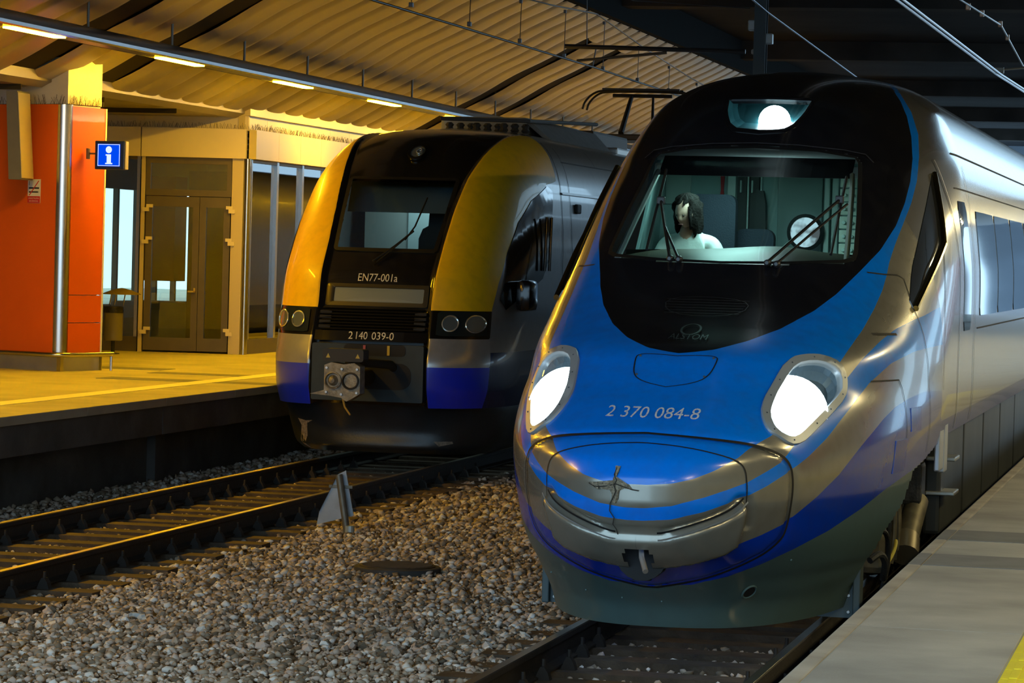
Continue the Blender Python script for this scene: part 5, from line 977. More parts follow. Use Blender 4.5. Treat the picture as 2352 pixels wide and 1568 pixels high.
# louvred grille between display and coupler
GRL=mat('grille_gloss',(.012,.012,.014),.13)
for k in range(8):
    z=1.515+k*.034; g=G(); V=[];xs=np.linspace(-.60,.60,14)
    for x in xs:
        a_=surf(EM,x,z,.05);b_=surf(EM,x,z+.022,.034);c_=surf(EM,x,z-.004,.008); V+=[a_,b_,c_]
    F=[]
    for i in range(13):
        for u,v in ((0,1),(1,2),(2,0)): F.append((3*i+u,3*i+v,3*i+3+v,3*i+3+u))
    F+=[(0,1,2),(39,40,41)]; g.add(V,F); g.build('grille_slat',GRL,ET)
g=G(); V=[];xs=np.linspace(-.66,.66,16)
for x in xs:
    for z,o_ in ((1.385,.045),(1.50,.045),(1.50,-.02),(1.385,-.02)): V.append(surf(EM,x,z,o_))
F=[]
for i in range(15):
    for u in range(4): F.append((4*i+u,4*i+(u+1)%4,4*i+4+(u+1)%4,4*i+4+u))
F+=[(0,1,2,3),(60,61,62,63)]; g.add(V,F); g.build('number_beam',GLOSSBLK,ET)
for sg in (-1,1):
    for k in range(4):
        g=G(); a_=surf(EM,sg*.56,1.53+k*.055,.03); g.bbox(a_.x-.07,a_.x+.07,a_.y-.012,a_.y+.03,a_.z,a_.z+.035,.006); g.build('vent',SEAM,ET)
# front panel, coupler
g=G(); g.prism(rrect(-.66,.66,.72,1.37,.02),-.012,.2); g.build('front_panel',mat('front_panel',(.018,.030,.035),.55,.1,var=.2),ET)
g=G(); g.prism(rrect(-.22,.52,.86,1.16,.13),-.018,.165); g.build('coupler_opening',SEAM,ET)
g=G(); g.prism(rrect(-.28,.45,1.24,1.37,.05),-.018,.165); o=g.build('cable_opening',SEAM,ET)
g=G(); g.box(-.05,-.02,-.03,-.012,1.25,1.36); g.build('tag_red',mat('tag_red',(.4,.08,.10),.6),ET); g=G(); g.box(.235,.265,-.03,-.012,1.25,1.36); g.build('tag_yellow',mat('tag_yellow',(.6,.42,.03),.6),ET)
CP=mat('coupler_cast',(.30,.27,.22),.55,.5,var=.35,vscale=14,bump=.5,bscale=40); CPD=mat('coupler_dark',(.03,.028,.026),.6)
cp=thing('coupler',None,None); cp.parent=ET
hd_=[(-.20,1.16),(-.12,1.19),(.02,1.17),(.14,1.19),(.21,1.15),(.215,.85),(.12,.79),(.06,.76),(.0,.80),(-.14,.82),(-.36,.835),(-.20,.88)]
g=G(); g.prism([(u,v) for u,v in hd_],-1.06,-.86); g.build('head',CP,cp)
for cxx,mm in ((-.095,CP),(.105,CPD)):
    g=G(); g.lathe([(.098,-1.055),(.098,-1.085),(.085,-1.09),(.07,-1.04),(.03,-.99 if mm is CPD else -1.12),(.004,-.98 if mm is CPD else -1.13)],(cxx,0,.99),'y',24,False); g.build('cone' if mm is CP else 'funnel',mm,cp,40)
for x,z in ((-.17,1.13),(0.005,1.12),(.18,1.12),(-.17,.86),(.005,.84),(.18,.86)): g=G(); g.lathe([(.018,-1.06),(.014,-1.078)],(x,0,z),'y',8); g.build('bolt',LITE,cp)
g=G(); g.prism(rrect(-.235,.235,1.20,1.34,.03),-1.02,-.80); eb=g.build('electric_box',CPD,cp)
TRI=mat('warning_yellow',(.6,.45,.06),.5)
for x in (-.17,.17): g=G(); g.prism([(x-.025,1.24),(x+.025,1.24),(x,1.29)],-1.024,-1.02); g.build('warning_triangle',TRI,eb)
g=G(); g.tube([(0,-.86,1.0),(0,.2,1.0)],.10,16); g.build('shank',CPD,cp,40); g=G(); g.tube([(0,-.80,1.2),(.3,-.1,1.15),(.32,.15,1.05)],.05,10); g.build('cable',CPD,cp,40)
g=G(); g.tube([(.02,-1.04,.78),(.06,-1.1,.70),(.14,-1.16,.62)],[.014,.012,.010],8); g.build('uncoupling_lever',mat('lever',(.42,.30,.10),.5,.5),cp)
# apron under the front with scuffs
AP=[(.10,.60,1.12,1.5,3.4),(.18,.48,1.20,1.5,3.4),(.34,.50,1.28,1.6,3.6),(.50,.46,1.32,1.6,3.6),(.66,.36,1.34,1.6,3.6),(.71,.32,1.34,1.6,3.6)]
AS=Shell(AP); za=np.concatenate([np.linspace(.10,.24,9),np.linspace(.26,.71,14)]); GA=shell_grid(AS,za,np.linspace(0,1,60),(np.linspace(.2,1,4),3.,[5.,12,24]))
APR=mat('apron',(.030,.033,.036),.36,.1,var=.25,vscale=3,bump=.08,bscale=30)
mirror_mesh('apron',GA,np.ones((GA.shape[0]-1,GA.shape[1]-1),bool),APR,ET,{})
g=G(); xs=np.linspace(-.72,.72,20); V=[];F=[]
for x in xs:
    for yy,zz__ in ((.02,.0),(.22,.0),(.22,-.03),(.0,-.03)): V.append((x,float(AS.y(x,.70))-.02+yy-.0,.735+zz__))
for i in range(19):
    for u in range(4): F.append((4*i+u,4*i+(u+1)%4,4*i+4+(u+1)%4,4*i+4+u))
g.add(V,F); g.build('shelf',mat('shelf_grey',(.10,.11,.12),.3,.5),ET,fix=False)
SCF=mat('scuff_primer',(.30,.24,.18),.9,var=.4,vscale=40)
for pts in ([(-1.02,.46),(-.90,.44),(-.80,.45),(-.88,.41),(-.94,.28),(-.96,.20),(-.88,.12),(-.93,.125),(-.99,.2),(-.97,.38)],[(.66,.255),(.86,.26),(.87,.235),(.76,.23),(.72,.20),(.70,.235)]):
    bm=bmesh.new(); vs=[bm.verts.new(surf(AS,x,z,.004)) for x,z in pts]; f=bm.faces.new(vs); bmesh.ops.triangulate(bm,faces=[f]); bmesh.ops.subdivide_edges(bm,edges=bm.edges[:],cuts=1)
    for v in bm.verts: v.co=surf(AS,v.co.x,v.co.z,.004)
    me=bpy.data.meshes.new('scuff'); bm.to_mesh(me); bm.free(); link('scuff',me,SCF,ET)
# headlamps of the commuter train
RIM=mat('lamp_rim',(.75,.80,.82),.2,.8); EL=mat('lamp_unlit',(.30,.36,.38),.12,.7)
for sg in (-1,1):
    q=radial(rrect(.755,1.24,1.485,1.765,.02),40,(1.0,1.62)); 
    hb=patch(ES,q,.012,'headlamp_cover',mat('headlamp_dark',(.02,.028,.03),.10,.2),ET,sg,6)
    for x,r_ in ((.895,.088),(1.135,.095)):
        pr=[(u,0,v) for u,v in ell(x,1.625,r_*.92,r_,28)]
        P=[surf(ES,u,v,.022) for u,_,v in pr]; P=[Vector((p.x*sg,p.y,p.z)) for p in P]; g=G(); g.tube(P+[P[0]],.009,6,False); g.build('lamp_rim',RIM,hb,40)
        patch(ES,[(u,v) for u,_,v in pr],.018,'lamp',EL,hb,sg,4)
g=G(); p=surf(EM,.03,3.625); q=radial(ell(.03,3.625,.11,.085,30),40,(.03,3.625)); qi=radial(ell(.045,3.625,.085,.07,30),40,(.03,3.625))
o=ring(EM,q,qi,.02,'top_lamp_frame',GLOSSBLK,ET); patch(EM,qi,.008,'top_lamp',EL,o,1,5); P=[surf(EM,u,v,.02) for u,v in ell(.06,3.63,.03,.03,16)]; g=G(); g.tube(P+[P[0]],.008,6,False); g.build('top_lamp_rim',RIM,o)
# side window of the cab, handles, exterior camera
def efx(y,z):
    W=float(ES.W(z)); yE=float(ES.yE(z)); y0=float(ES.y0(z))
    if y>=yE: return W
    return W*max(0,1-((yE-y)/(yE-y0))**2.2)**(1/float(ES.n(z)))
def fill(poly,f,name,m,parent,cuts=3,smooth=40):
    bm=bmesh.new(); vs=[bm.verts.new((a,b,0)) for a,b in poly]; fc_=bm.faces.new(vs); bmesh.ops.triangulate(bm,faces=[fc_],quad_method='BEAUTY',ngon_method='BEAUTY')
    bmesh.ops.subdivide_edges(bm,edges=bm.edges[:],cuts=cuts,use_grid_fill=True); bmesh.ops.triangulate(bm,faces=bm.faces[:])
    for v in bm.verts: v.co=Vector(f(v.co.x,v.co.y))
    bmesh.ops.recalc_face_normals(bm,faces=bm.faces[:])
    me=bpy.data.meshes.new(name); bm.to_mesh(me); bm.free(); me.shade_smooth(); return link(name,me,m,parent)
def eflank(poly,off,name,m,parent,sg=1,n=5): return fill(poly,lambda y,z:(sg*(efx(y,z)+off),y,z),name,m,parent)
wp=[(p[1],p[2]) for p in ENL['win']]; wp=[(v[0],v[1]) for v in resample([Vector((*p,0)) for p in wp+[wp[0]]],.15)][:-1]
EWG=mat('cab_window_black',(.008,.009,.011),.07)
for sg in (1,-1): sw_=eflank(wp,.01,'cab_side_window',EWG,ET,sg)
for y in (2.45,2.72): g=G(); g.tube([(1.50,y,2.25),(1.51,y,2.9)],.018,8); g.build('grab_handle',GLOSSBLK,ET)
g=G(); g.bbox(1.42,1.60,1.25,1.7,1.78,2.14,.06); g.build('mirror_housing',GLOSSBLK,ET,40)
g=G(); g.bbox(1.40,1.45,4.55,4.8,2.98,3.1,.02); g.build('door_lamp',UND,ET)
# seams and roof
def eline(yz,w,name,m,off=.006):
    P=resample([Vector((y,z,0)) for y,z in yz],.08); V=[];F=[]
    for i,p in enumerate(P):
        t=(P[min(i+1,len(P)-1)]-P[max(i-1,0)]).normalized(); b=Vector((-t.y,t.x,0))*w/2
        for q in (p+b,p-b): V.append((efx(q.x,q.y)+off,q.x,q.y))
    for i in range(len(P)-1): F.append((2*i,2*i+1,2*i+3,2*i+2))
    g=G(); g.add(V,F); return g.build(name,m,ET,fix=False)
eline([(3.75,1.3),(3.75,2.6),(3.78,3.2),(3.85,3.6),(3.95,3.85)],.025,'body_joint',SEAM); eline([(4.3,1.3),(4.3,3.2),(4.35,3.55),(4.4,3.8)],.02,'body_joint',SEAM)
eline([(3.8,3.22),(24,3.22)],.03,'gutter',LITE,.02); eline([(4.3,3.62),(24,3.62)],.018,'roof_joint',SEAM); eline([(6.5,3.62),(6.5,3.9)],.018,'roof_joint',SEAM); eline([(9,3.62),(9,3.9)],.018,'roof_joint',SEAM)
for k in range(4): eflank([(6+k*2.6,2.0),(8+k*2.6,2.0),(8+k*2.6,2.95),(6+k*2.6,2.95)],.008,'side_window',EWG,ET)
ROOFG=mat('roof_grey',(.20,.22,.24),.5,.2,var=.2,vscale=3); ROOFD=mat('roof_dark',(.03,.03,.032),.6)
g=G(); g.bbox(-.55,.62,5.2,8.6,3.98,4.22,.05); rf=g.build('roof_unit',ROOFG,ET); 
g=G(); g.add([(.62,5.2,4.20),(.62,9.6,4.20),(1.05,9.4,3.78),(1.05,5.6,3.78),(.58,5.2,4.16),(.58,9.6,4.16),(1.0,9.4,3.76),(1.0,5.6,3.76)],[(0,1,2,3),(4,5,6,7),(0,1,5,4),(1,2,6,5),(2,3,7,6),(3,0,4,7)]); g.build('roof_fairing',mat('fairing',(.26,.28,.30),.4,.3,var=.15),ET)
g=G(); g.bbox(-.5,.6,9.6,12.2,3.98,4.25,.04); g.build('roof_unit',ROOFD,ET); g=G(); g.bbox(.62,.92,9.8,11.2,3.82,4.02,.03); g.build('junction_box',mat('junction',(.45,.48,.50),.35,.5),ET)
for k in range(9): g=G(); g.lathe([(.035,0),(.06,.03),(.04,.06),(.06,.09),(.03,.12)],(-.3+.12*k,4.7+.1*(k%3),4.0),'z',8); g.build('roof_insulator',ROOFD,ET)
g=G(); g.tube([(-.4,4.6,4.16),(.7,4.9,4.16),(.8,8.8,4.3)],.025,8); g.build('roof_cable',ROOFD,ET)
# raised pantograph
pg=thing('pantograph',None,None); pg.parent=ET
PGM=mat('pantograph_metal',(.022,.022,.024),.5,.5)
g=G(); g.bbox(-.5,.5,15.6,17.0,4.35,4.45,.02); g.build('base',PGM,pg)
for s in (-1,1): g=G(); g.lathe([(.05,0),(.09,.06),(.06,.12),(.09,.18),(.05,.26)],(.4*s,16.3,4.09),'z',8); g.build('insulator',PGM,pg)
g=G(); g.tube([(-.25,16.0,4.48),(-.18,16.5,5.12)],[.05,.035],8); g.build('lower_arm',PGM,pg); g=G(); g.tube([(.25,16.1,4.48),(.18,16.5,5.12)],[.03,.02],8); g.build('guide_rod',PGM,pg)
for yy in (16.35,16.7):
    P=[(-.98,yy,4.88),(-.95,yy,5.0),(-.82,yy,5.14),(-.65,yy,5.20),(.65,yy,5.20),(.82,yy,5.14),(.95,yy,5.0),(.98,yy,4.88)]; g=G(); g.tube(smooth_poly(P,False,2),.018,8); g.build('horn',PGM,pg)
    g=G(); g.bbox(-.65,.65,yy-.03,yy+.03,5.20,5.235,.008); g.build('contact_strip',PGM,pg)
g=G(); g.tube([(-.5,16.5,5.12),(.5,16.5,5.12)],.03,8); g.build('head_tube',PGM,pg)
# cab interior of the commuter train
g=G(); g.box(-1.2,1.2,4.0,4.06,1.3,3.5); ew_=g.build('cab_rear_wall',mat('ecab_wall',(.26,.28,.27),.6),ET)
for x0,x1,mm in ((-.62,-.05,mat('ecab_door',(.34,.42,.43),.35)),(.28,.62,mat('ecab_panel',(.26,.27,.18),.6))): g=G(); g.bbox(x0,x1,3.95,3.99,1.3,3.3,.01); g.build('cab_panel',mm,ew_)
g=G(); g.bbox(.0,.05,3.9,3.99,1.3,3.3,.01); g.build('cab_post',mat('ecab_post',(.45,.52,.54),.35),ew_)
g=G(); g.add([(-.75,1.62,2.9),(.75,1.62,2.9),(.72,1.75,3.4),(-.72,1.75,3.4)],[(0,1,2,3)]); g.build('sun_blind',mat('ecab_blind',(.20,.27,.36),.6),ET)
g=G(); g.bbox(-.75,.75,1.0,1.9,2.35,2.47,.04); g.build('driver_desk',CABD,ET)
st=G(); st.prism([(-.12,2.35),(.42,2.35),(.42,2.6),(.36,2.72),(.28,2.76),(.27,2.92),(.22,2.97),(.06,2.97),(.01,2.92),(0.,2.76),(-.07,2.72),(-.12,2.6)],2.6,2.74); st.build('driver_seat',CABD,ET)
g=G(); g.bbox(-.12,.42,2.1,2.6,2.2,2.35,.03); g.build('seat_cushion',CABD,ET)
g=G(); g.bbox(.0,.12,1.55,1.62,3.22,3.3,.02); g.build('cab_camera',CABD,ET)
a_=[surf(EM,x,z,.03) for x,z in ((-.10,2.30),(.05,2.42),(.14,2.50),(.30,2.66))]; g=G(); g.tube(a_,.012,6); g.build('wiper_arm',WB,ET)
a_=[surf(EM,x,z,.03) for x,z in ((-.05,2.29),(.08,2.42),(.2,2.55),(.30,2.66))]; g=G(); g.tube(a_,.009,6); g.build('wiper_arm',WB,ET)
a_=[surf(EM,x,z,.022) for x,z in ((.22,2.56),(.30,2.72),(.36,3.06))]; g=G(); g.tube(a_,.010,6); g.build('wiper_blade',WB,ET)
ld=bpy.data.lights.new('commuter_cab_lamp','AREA'); ld.energy=14; ld.size=.4; ld.color=(.7,1,1); lo=bpy.data.objects.new('commuter_cab_lamp',ld); COL.objects.link(lo); lo.parent=ET; lo.location=(-.3,3.4,3.4)
# bogie under the front
be=thing('bogie',None,None); be.parent=ET
for yw in (3.0,5.6):
    ws=G()
    for sg in (-1,1): ws.lathe([(.05,-.06),(.38,-.06),(.44,-.05),(.425,.05),(.28,.07),(.09,.1)],(sg*.76,yw,.44),'x',24)
    ws.tube([(-.8,yw,.44),(.8,yw,.44)],.08,12); ws.build('wheelset',UND,be,40)
for sg in (-1,1): g=G(); g.bbox(min(sg*.95,sg*1.1),max(sg*.95,sg*1.1),2.3,6.3,.5,.75,.04); g.build('side_frame',UND,be)
# ---------------------------------------------------------------- orange clad pillar on the far platform
ORANGE=mat('orange_panel',(.72,.115,.012),.28,var=.06,vscale=1.2,coat=.3); DORANGE=ORANGE
PLIN=mat('plinth_metal',(.40,.40,.40),.4,.6,var=.1,vscale=3); WALLW=mat('pillar_cap',(.66,.64,.58),.4,.1,var=.1,vscale=2)
PC=Vector((-14.56,37.47,0)); E1=Vector((-.9455,.3256,0)); E2=Vector((.3256,.9455,0))
pil=thing('pillar','square pillar clad in glossy orange panels with a steel corner, at the left edge','pillar',(PC.x,PC.y,.77))
def pbox(a0,a1,b0,b1,z0,z1,name,m,parent=pil,bev=0):
    # a along E1 (to the left), b along E2 (away), z above the platform
    g=G(); V=[]
    for z in (z0,z1):
        for b in (b0,b1):
            for a in (a0,a1): V.append(E1*a+E2*b+Vector((0,0,z)))
    g.add(V,[(0,1,3,2),(4,6,7,5),(0,4,5,1),(2,3,7,6),(0,2,6,4),(1,5,7,3)]); return g.build(name,m,parent)
pbox(.02,3.0,.03,.84,0,.19,'plinth',PLIN); pbox(.0,.06,.0,.06,0,.2,'plinth_corner',STRIP); pbox(.02,.06,.80,.86,0,.2,'plinth_corner',STRIP)
pbox(.17,3.0,.04,.1,.22,3.44,'panel',ORANGE)
for z0,z1 in ((.22,.62),(.63,.98),(.99,3.42)): pbox(.04,.1,.16,.84,z0,z1,'panel',ORANGE)
pbox(.10,3.0,.10,.80,.0,3.44,'core',WALLW)
pbox(.03,.07,.835,.86,.22,3.42,'edge_strip',mat('white_edge',(.8,.8,.78),.3))
V=[];F=[]; g=G()
pts=[E1*.04+E2*.18]+[E1*(.16-.12*math.cos(t))+E2*(.16-.12*math.sin(t)) for t in np.linspace(0,math.pi/2,10)]+[E1*.18+E2*.04]
g.add([p+Vector((0,0,.2)) for p in pts]+[p+Vector((0,0,3.44)) for p in pts],[(i,i+1,len(pts)+i+1,len(pts)+i) for i in range(len(pts)-1)]); g.build('steel_corner',mat('corner_steel',(.62,.62,.62),.25,1.),pil,40)
pbox(.08,.9,.12,.80,3.45,4.05,'cap',WALLW); pbox(.9,3.0,.12,.80,3.45,4.2,'cap',WALLW)
g=G(); P=[E1*3.0+E2*-.10,E1*.2+E2*-.10,E1*.05+E2*-.09,E1*-.09+E2*.04,E1*-.10+E2*.2,E1*-.10+E2*.93]; g.tube([p+Vector((0,0,.215)) for p in smooth_poly(P,False,1)],.032,10); g.build('guard_rail',STRIP,pil,40)
g=G(); g.tube([E1*-.10+E2*.9+Vector((0,0,0)),E1*-.10+E2*.9+Vector((0,0,.215))],.02,8); g.build('guard_foot',STRIP,pil)
sp=G(); rs=random.Random(9)
for k in range(150):
    if k<90: p=E1*rs.uniform(.1,2.2)+E2*rs.uniform(.07,.11)
    else: p=E1*rs.uniform(.04,.08)+E2*rs.uniform(.12,.8)
    p=p+Vector((0,0,3.44)); q=p+Vector((rs.uniform(-.04,.04),rs.uniform(-.03,.03),rs.uniform(.05,.13))); sp.tube([p,q],.0022,3,False)
sp=sp.build('bird_spikes',mat('spike',(.09,.08,.06),.5,.6),pil,fix=False); sp['kind']='stuff'
# grey display hung edge-on in front of the pillar
ds=thing('display_board','slim grey display board hanging edge-on in front of the orange pillar','display',(-15.10,37.18,3.22))
g=G(); g.add([(-.07,-.1,0),(.10,-.1,0),(.10,.3,0),(-.07,.3,0),(-.13,-.1,1.13),(.02,-.1,1.13),(.02,.3,1.13),(-.13,.3,1.13)],[(0,1,2,3),(4,5,6,7),(0,1,5,4),(1,2,6,5),(2,3,7,6),(3,0,4,7)]); g.build('casing',mat('display_grey',(.13,.13,.125),.5,.1,var=.06),ds)
g=G(); g.add([(.102,-.098,.02),(.112,-.098,.02),(.112,.298,.02),(.102,.298,.02),(.024,-.098,1.11),(.034,-.098,1.11),(.034,.298,1.11),(.024,.298,1.11)],[(0,1,2,3),(4,5,6,7),(0,1,5,4),(1,2,6,5),(2,3,7,6),(3,0,4,7)]); g.build('screen_face',mat('screen_face',(.45,.40,.30),.3),ds)
g=G(); g.tube([(-.06,.28,.9),(-.06,.40,.9)],.03,8); g.build('bracket',UND,ds)
# no smoking sign on the left face
ns=thing('no_smoking_sign','white and red no smoking plate on the orange pillar','sign',tuple(PC+E1*.53+E2*.028+Vector((0,0,2.93))))
th=math.atan2(-E1.y,-E1.x); ns.rotation_euler=(0,0,th)
SGW=mat('sign_white',(.70,.70,.68),.5); SGR=mat('sign_red',(.55,.02,.02),.5); SGB=mat('sign_ink',(.01,.012,.03),.5)
g=G(); g.bbox(-.105,.105,-.006,.006,0,.31,.003); g.build('plate',SGW,ns); g=G(); g.box(-.104,.104,-.008,-.006,.003,.09); g.build('red_field',SGR,ns)
g=G(); g.box(-.085,.085,-.008,-.006,.185,.205); g.box(-.085,.06,-.008,-.006,.135,.153); g.prism([(.06,.135),(.085,.144),(.06,.153)],-.008,-.006); g.build('cigarette_mark',SGB,ns)
g=G(); g.box(-.088,-.074,-.0082,-.006,.23,.285); g.build('smoke_mark',mat('sign_grey',(.3,.3,.32),.5),ns)
g=G(); g.prism([(-.085,.10),(-.07,.10),(.088,.29),(.073,.29)],-.0095,-.006); g.build('red_stroke',SGR,ns)
for tx,zz__,wd in (('ZAKAZ PALENIA',.054,.18),('NO SMOKING',.018,.15)):
    V,F=text_verts(tx,.035); k=wd/(V[:,0].max()-V[:,0].min()); g=G(); g.add([((v[0]-V[:,0].min())*k-wd/2,-.0095,v[1]*k*1.1+zz__) for v in V],F); g.build('lettering',SGW,ns,fix=False)
# lit information sign on a bracket
isg=thing('information_sign','lit dark blue square information sign on a bracket on the orange pillar','sign',(-14.08,37.80,3.39)); isg.rotation_euler=(0,0,-.02)
g=G(); g.bbox(-.205,.205,0,.11,0,.37,.012); g.build('casing',mat('sign_navy',(.004,.014,.075),.35),isg)
g=G(); g.bbox(.2055,.222,.01,.10,.005,.365,.004); g.build('lit_side',mat('sign_lit_side',(.6,.5,.25),.35,.3),isg)  # yellow lamp light on the casing side, painted in as a tan strip
IB=emis('sign_blue_light',(.0,.055,.72),1.15); IW=emis('sign_white_light',(.75,.85,1.),1.0)
g=G(); g.box(-.165,.145,-.006,0,.04,.33); g.build('face',IB,isg)
g=G(); 
for a in ((-.160,.140,.318,.325),(-.160,.140,.045,.052)): g.box(a[0],a[1],-.009,-.006,a[2],a[3])
for a in ((-.160,-.153),(.133,.140)): g.box(a[0],a[1],-.009,-.006,.045,.325)
g.build('border',IW,isg)
g=G(); g.prism(ell(-.01,.255,.042,.045,24),-.009,-.006); g.prism([(-.052,.195),(.022,.195),(.022,.085),(.042,.085),(.042,.068),(-.056,.068),(-.056,.085),(-.036,.085),(-.036,.178),(-.052,.178)],-.009,-.006); g.build('letter_i',IW,isg)
g=G(); g.box(-.30,-.2,.04,.07,.19,.215); g.bbox(-.335,-.30,.02,.09,.13,.27,.006); g.build('bracket',mat('bracket_brown',(.15,.10,.06),.5,.4),isg)
# litter bin
lb=thing('litter_bin','grey litter bin with domed lid beside the glazed door','bin',(-16.30,44.1,.77))
g=G(); g.lathe([(.12,.20),(.14,.21),(.145,.65),(.15,.66)],(0,0,0),'z',24); g.build('body',mat('bin_grey',(.17,.155,.13),.45,.3),lb,40)
g=G(); g.lathe([(.152,.62),(.156,.66),(.15,.72),(.135,.72),(.13,.60)],(0,0,0),'z',20,False); g.build('bag',mat('bin_bag',(.008,.008,.008),.3,bump=.8,bscale=25),lb,40)
g=G(); g.lathe([(.30,.90),(.27,.92),(.14,.97),(.03,.995),(.001,1.0)],(.10,.06,0),'z',24,False); g.build('lid',mat('bin_lid',(.42,.34,.16),.3,.7),lb,40)
for a in (0,2.1,4.2): g=G(); g.tube([(.12*math.cos(a),.12*math.sin(a),.6),(.12*math.cos(a)+.05,.12*math.sin(a)+.03,.93)],.010,6); g.build('lid_strut',STRIP,lb)
g=G(); g.tube([(0,0,0),(0,0,.2)],.03,10); g.lathe([(.10,0),(.10,.012)],(0,0,0),'z',16); g.build('foot',UND,lb)
# ---------------------------------------------------------------- light rails
TUB=mat('light_rail_metal',(.10,.10,.105),.33,.6); TUBL=mat('light_rail_highlight',(.70,.74,.80),.18,.9); ROD=mat('rod_metal',(.14,.13,.11),.45,.6)
def light_rail(x,y0,y1,first,label,power,rods=True,ceil=5.36,col=(1,.53,.008)):
    t=thing('light_rail',label,'lamp',(x,first,4.84))
    pr=[(-.15,.02),(-.12,0),(.12,0),(.15,.02)]+[(.15*math.cos(a),.03+.16*math.sin(a)) for a in np.linspace(.15,math.pi-.15,9)]
    g=G(); g.prism(pr,y0-first,y1-first); g.build('channel',TUB,t,30)
    for s in (1,-1): g=G(); g.prism([(s*.125,-.004),(s*.160,.012),(s*.166,.05),(s*.158,.055)],y0-first,y1-first); g.build('highlight_lip',TUBL,t)  # bright pale lip put in for the highlight line along the channel
    E_=emis('platform_lamp_%d'%int(power),col,power); yy=first
    while yy-5.06>y0: yy-=5.06
    while yy<y1-1:
        g=G(); g.prism(rrect(-.075,.075,-.80,.80,.03,3),-.016,-.002,'z'); g.V=[(v[0],v[1]+yy-first,v[2]) for v in g.V]; g.build('lamp',E_,t); yy+=5.06
    if rods:
        r=35.13-20*3.04
        while r<y1-.5:
            if r>y0+.3: g=G(); g.tube([(0,r-first,.18),(0,r-first,ceil-4.84+.12)],.018,8); g.build('hanger_rod',ROD,t)
            r+=3.04
    return t
light_rail(-13.4,14,92,33.44,'long ceiling light rail with glowing yellow lamps above the far platform',215.)
light_rail(2.6,-10,80,3.1,'ceiling light rail above the near platform, outside the picture',130.,True,5.6,(1,.82,.40))
# pillars of the near platform, mirrored in the flank of the train
for k,(px_,py_) in enumerate(((4.2,24.),(4.2,31.),(4.2,39.),(4.2,48.),(4.2,57.),(4.2,65.),(4.2,74.),(4.2,84.),(4.2,95.))):
    nm=['first','second','third','fourth','fifth','sixth','seventh','eighth','ninth'][k]
    t=thing('platform_pillar',f'dark red pillar of the near platform, {nm} from the camera','pillar',(px_,py_,.77),group='near platform pillars',kind='structure')
    g=G(); g.bbox(-.45,.45,-.7,.7,.2,3.4,.03); g.build('cladding',mat('dark_red_panel',(.22,.03,.025),.3),t); g=G(); g.box(-.4,.4,-.6,.6,0,4.9); g.build('core',WALLW,t)
# ---------------------------------------------------------------- overhead line
WIRE=mat('wire',(.06,.06,.065),.4,.6); WIREB=mat('bright_wire',(.50,.53,.60),.28,.9)
def wire(name,label,pts,r,m,grp=None):
    g=G(); g.tube(pts,r,6); return tag(g.build(name,m,None,60),label,'wire',grp)
wire('contact_wire','dark contact wire above the yellow and black train',[(XL,14,5.27),(XL,33.7,5.27),(XL+.0,46.5,5.33),(XL,60,5.31),(XL,95,5.3)],.016,WIRE)
def sag(y0,y1,za,zb,s,x,n=12): return [(x,y0+(y1-y0)*t,za+(zb-za)*t-s*4*t*(1-t)) for t in np.linspace(0,1,n)]
wire('messenger_wire','sagging carrier wire strung above the left contact wire',sag(10,46.5,6.6,6.15,.55,XL)+sag(46.5,92,6.15,6.4,.8,XL)[1:],.012,WIRE)
for s in (-1,1): wire('contact_wire',['left','right'][(s+1)//2]+'hand of the two bright contact wires above the blue train',[(XR+s*.035,8,5.15),(XR+s*.035,32,5.18),(XR+s*.035,46.5,5.31),(XR+.45+s*.035,62,5.3),(XR+s*.035,95,5.3)],.017,WIREB)
wire('messenger_wire','jointed carrier wire at the top right above the blue train',[(XR+.1,30,5.55),(XR+.06,38.4,5.74),(XR,46.6,6.05),(XR,52.1,5.78),(XR,60,5.6),(XR,92,5.6)],.014,mat('carrier',(.22,.21,.21),.4,.7))
def zl(y): return float(np.interp(y,[p[1] for p in LM],[p[2] for p in LM]))
LM=sag(10,46.5,6.6,6.15,.55,XL)+sag(46.5,92,6.15,6.4,.8,XL)[1:]
k=0
NAMES=['first','second','third','fourth','fifth','sixth','seventh','eighth','ninth','tenth','eleventh']
for yy in np.arange(35.5,65,2.9):
    t=thing('dropper',f'thin dropper between carrier and contact wire of the left track, {NAMES[k]} from the camera','dropper',(XL,float(yy),5.29),group='droppers of the left overhead line'); k+=1
    h=zl(yy)-5.29-.03; g=G(); g.tube([(0,0,.045),(.01,0,h)],.006,5); g.build('rod',WIRE,t); g=G(); g.bbox(-.025,.025,-.03,.03,.04,.10,.008); g.build('clamp',WIRE,t); g=G(); g.bbox(-.02,.02,-.025,.025,h-.05,h,.006); g.build('clamp',WIRE,t)
for k,(yy,zz__) in enumerate(((40.6,5.83),(42.9,5.93),(46.4,6.06),(48.,5.98))):
    g=G(); g.bbox(XR-.03,XR+.03,yy-.04,yy+.04,zz__-.05,zz__+.04,.01); tag(g.build('wire_clamp',mat('clamp_copper',(.35,.22,.15),.4,.7)),f'small copper clamp on the carrier wire at the top right, {NAMES[k]} along','clamp','clamps on the right carrier wire')
MASTM=mat('mast_steel',(.035,.055,.07),.6,.2)
ms=thing('mast','dark steel mast standing between the two trains with brackets for the overhead line','mast',(-6.95,46.5,-.2))
g=G()
for x0,x1,y0,y1 in ((-.09,.09,-.10,-.085),(-.09,.09,.085,.10),(-.008,.008,-.085,.085)): g.box(x0,x1,y0,y1,0,7.45)
g.build('post',MASTM,ms); g=G(); g.bbox(-.2,.2,-.2,.2,-.1,.12,.02); g.build('foot',MASTM,ms)
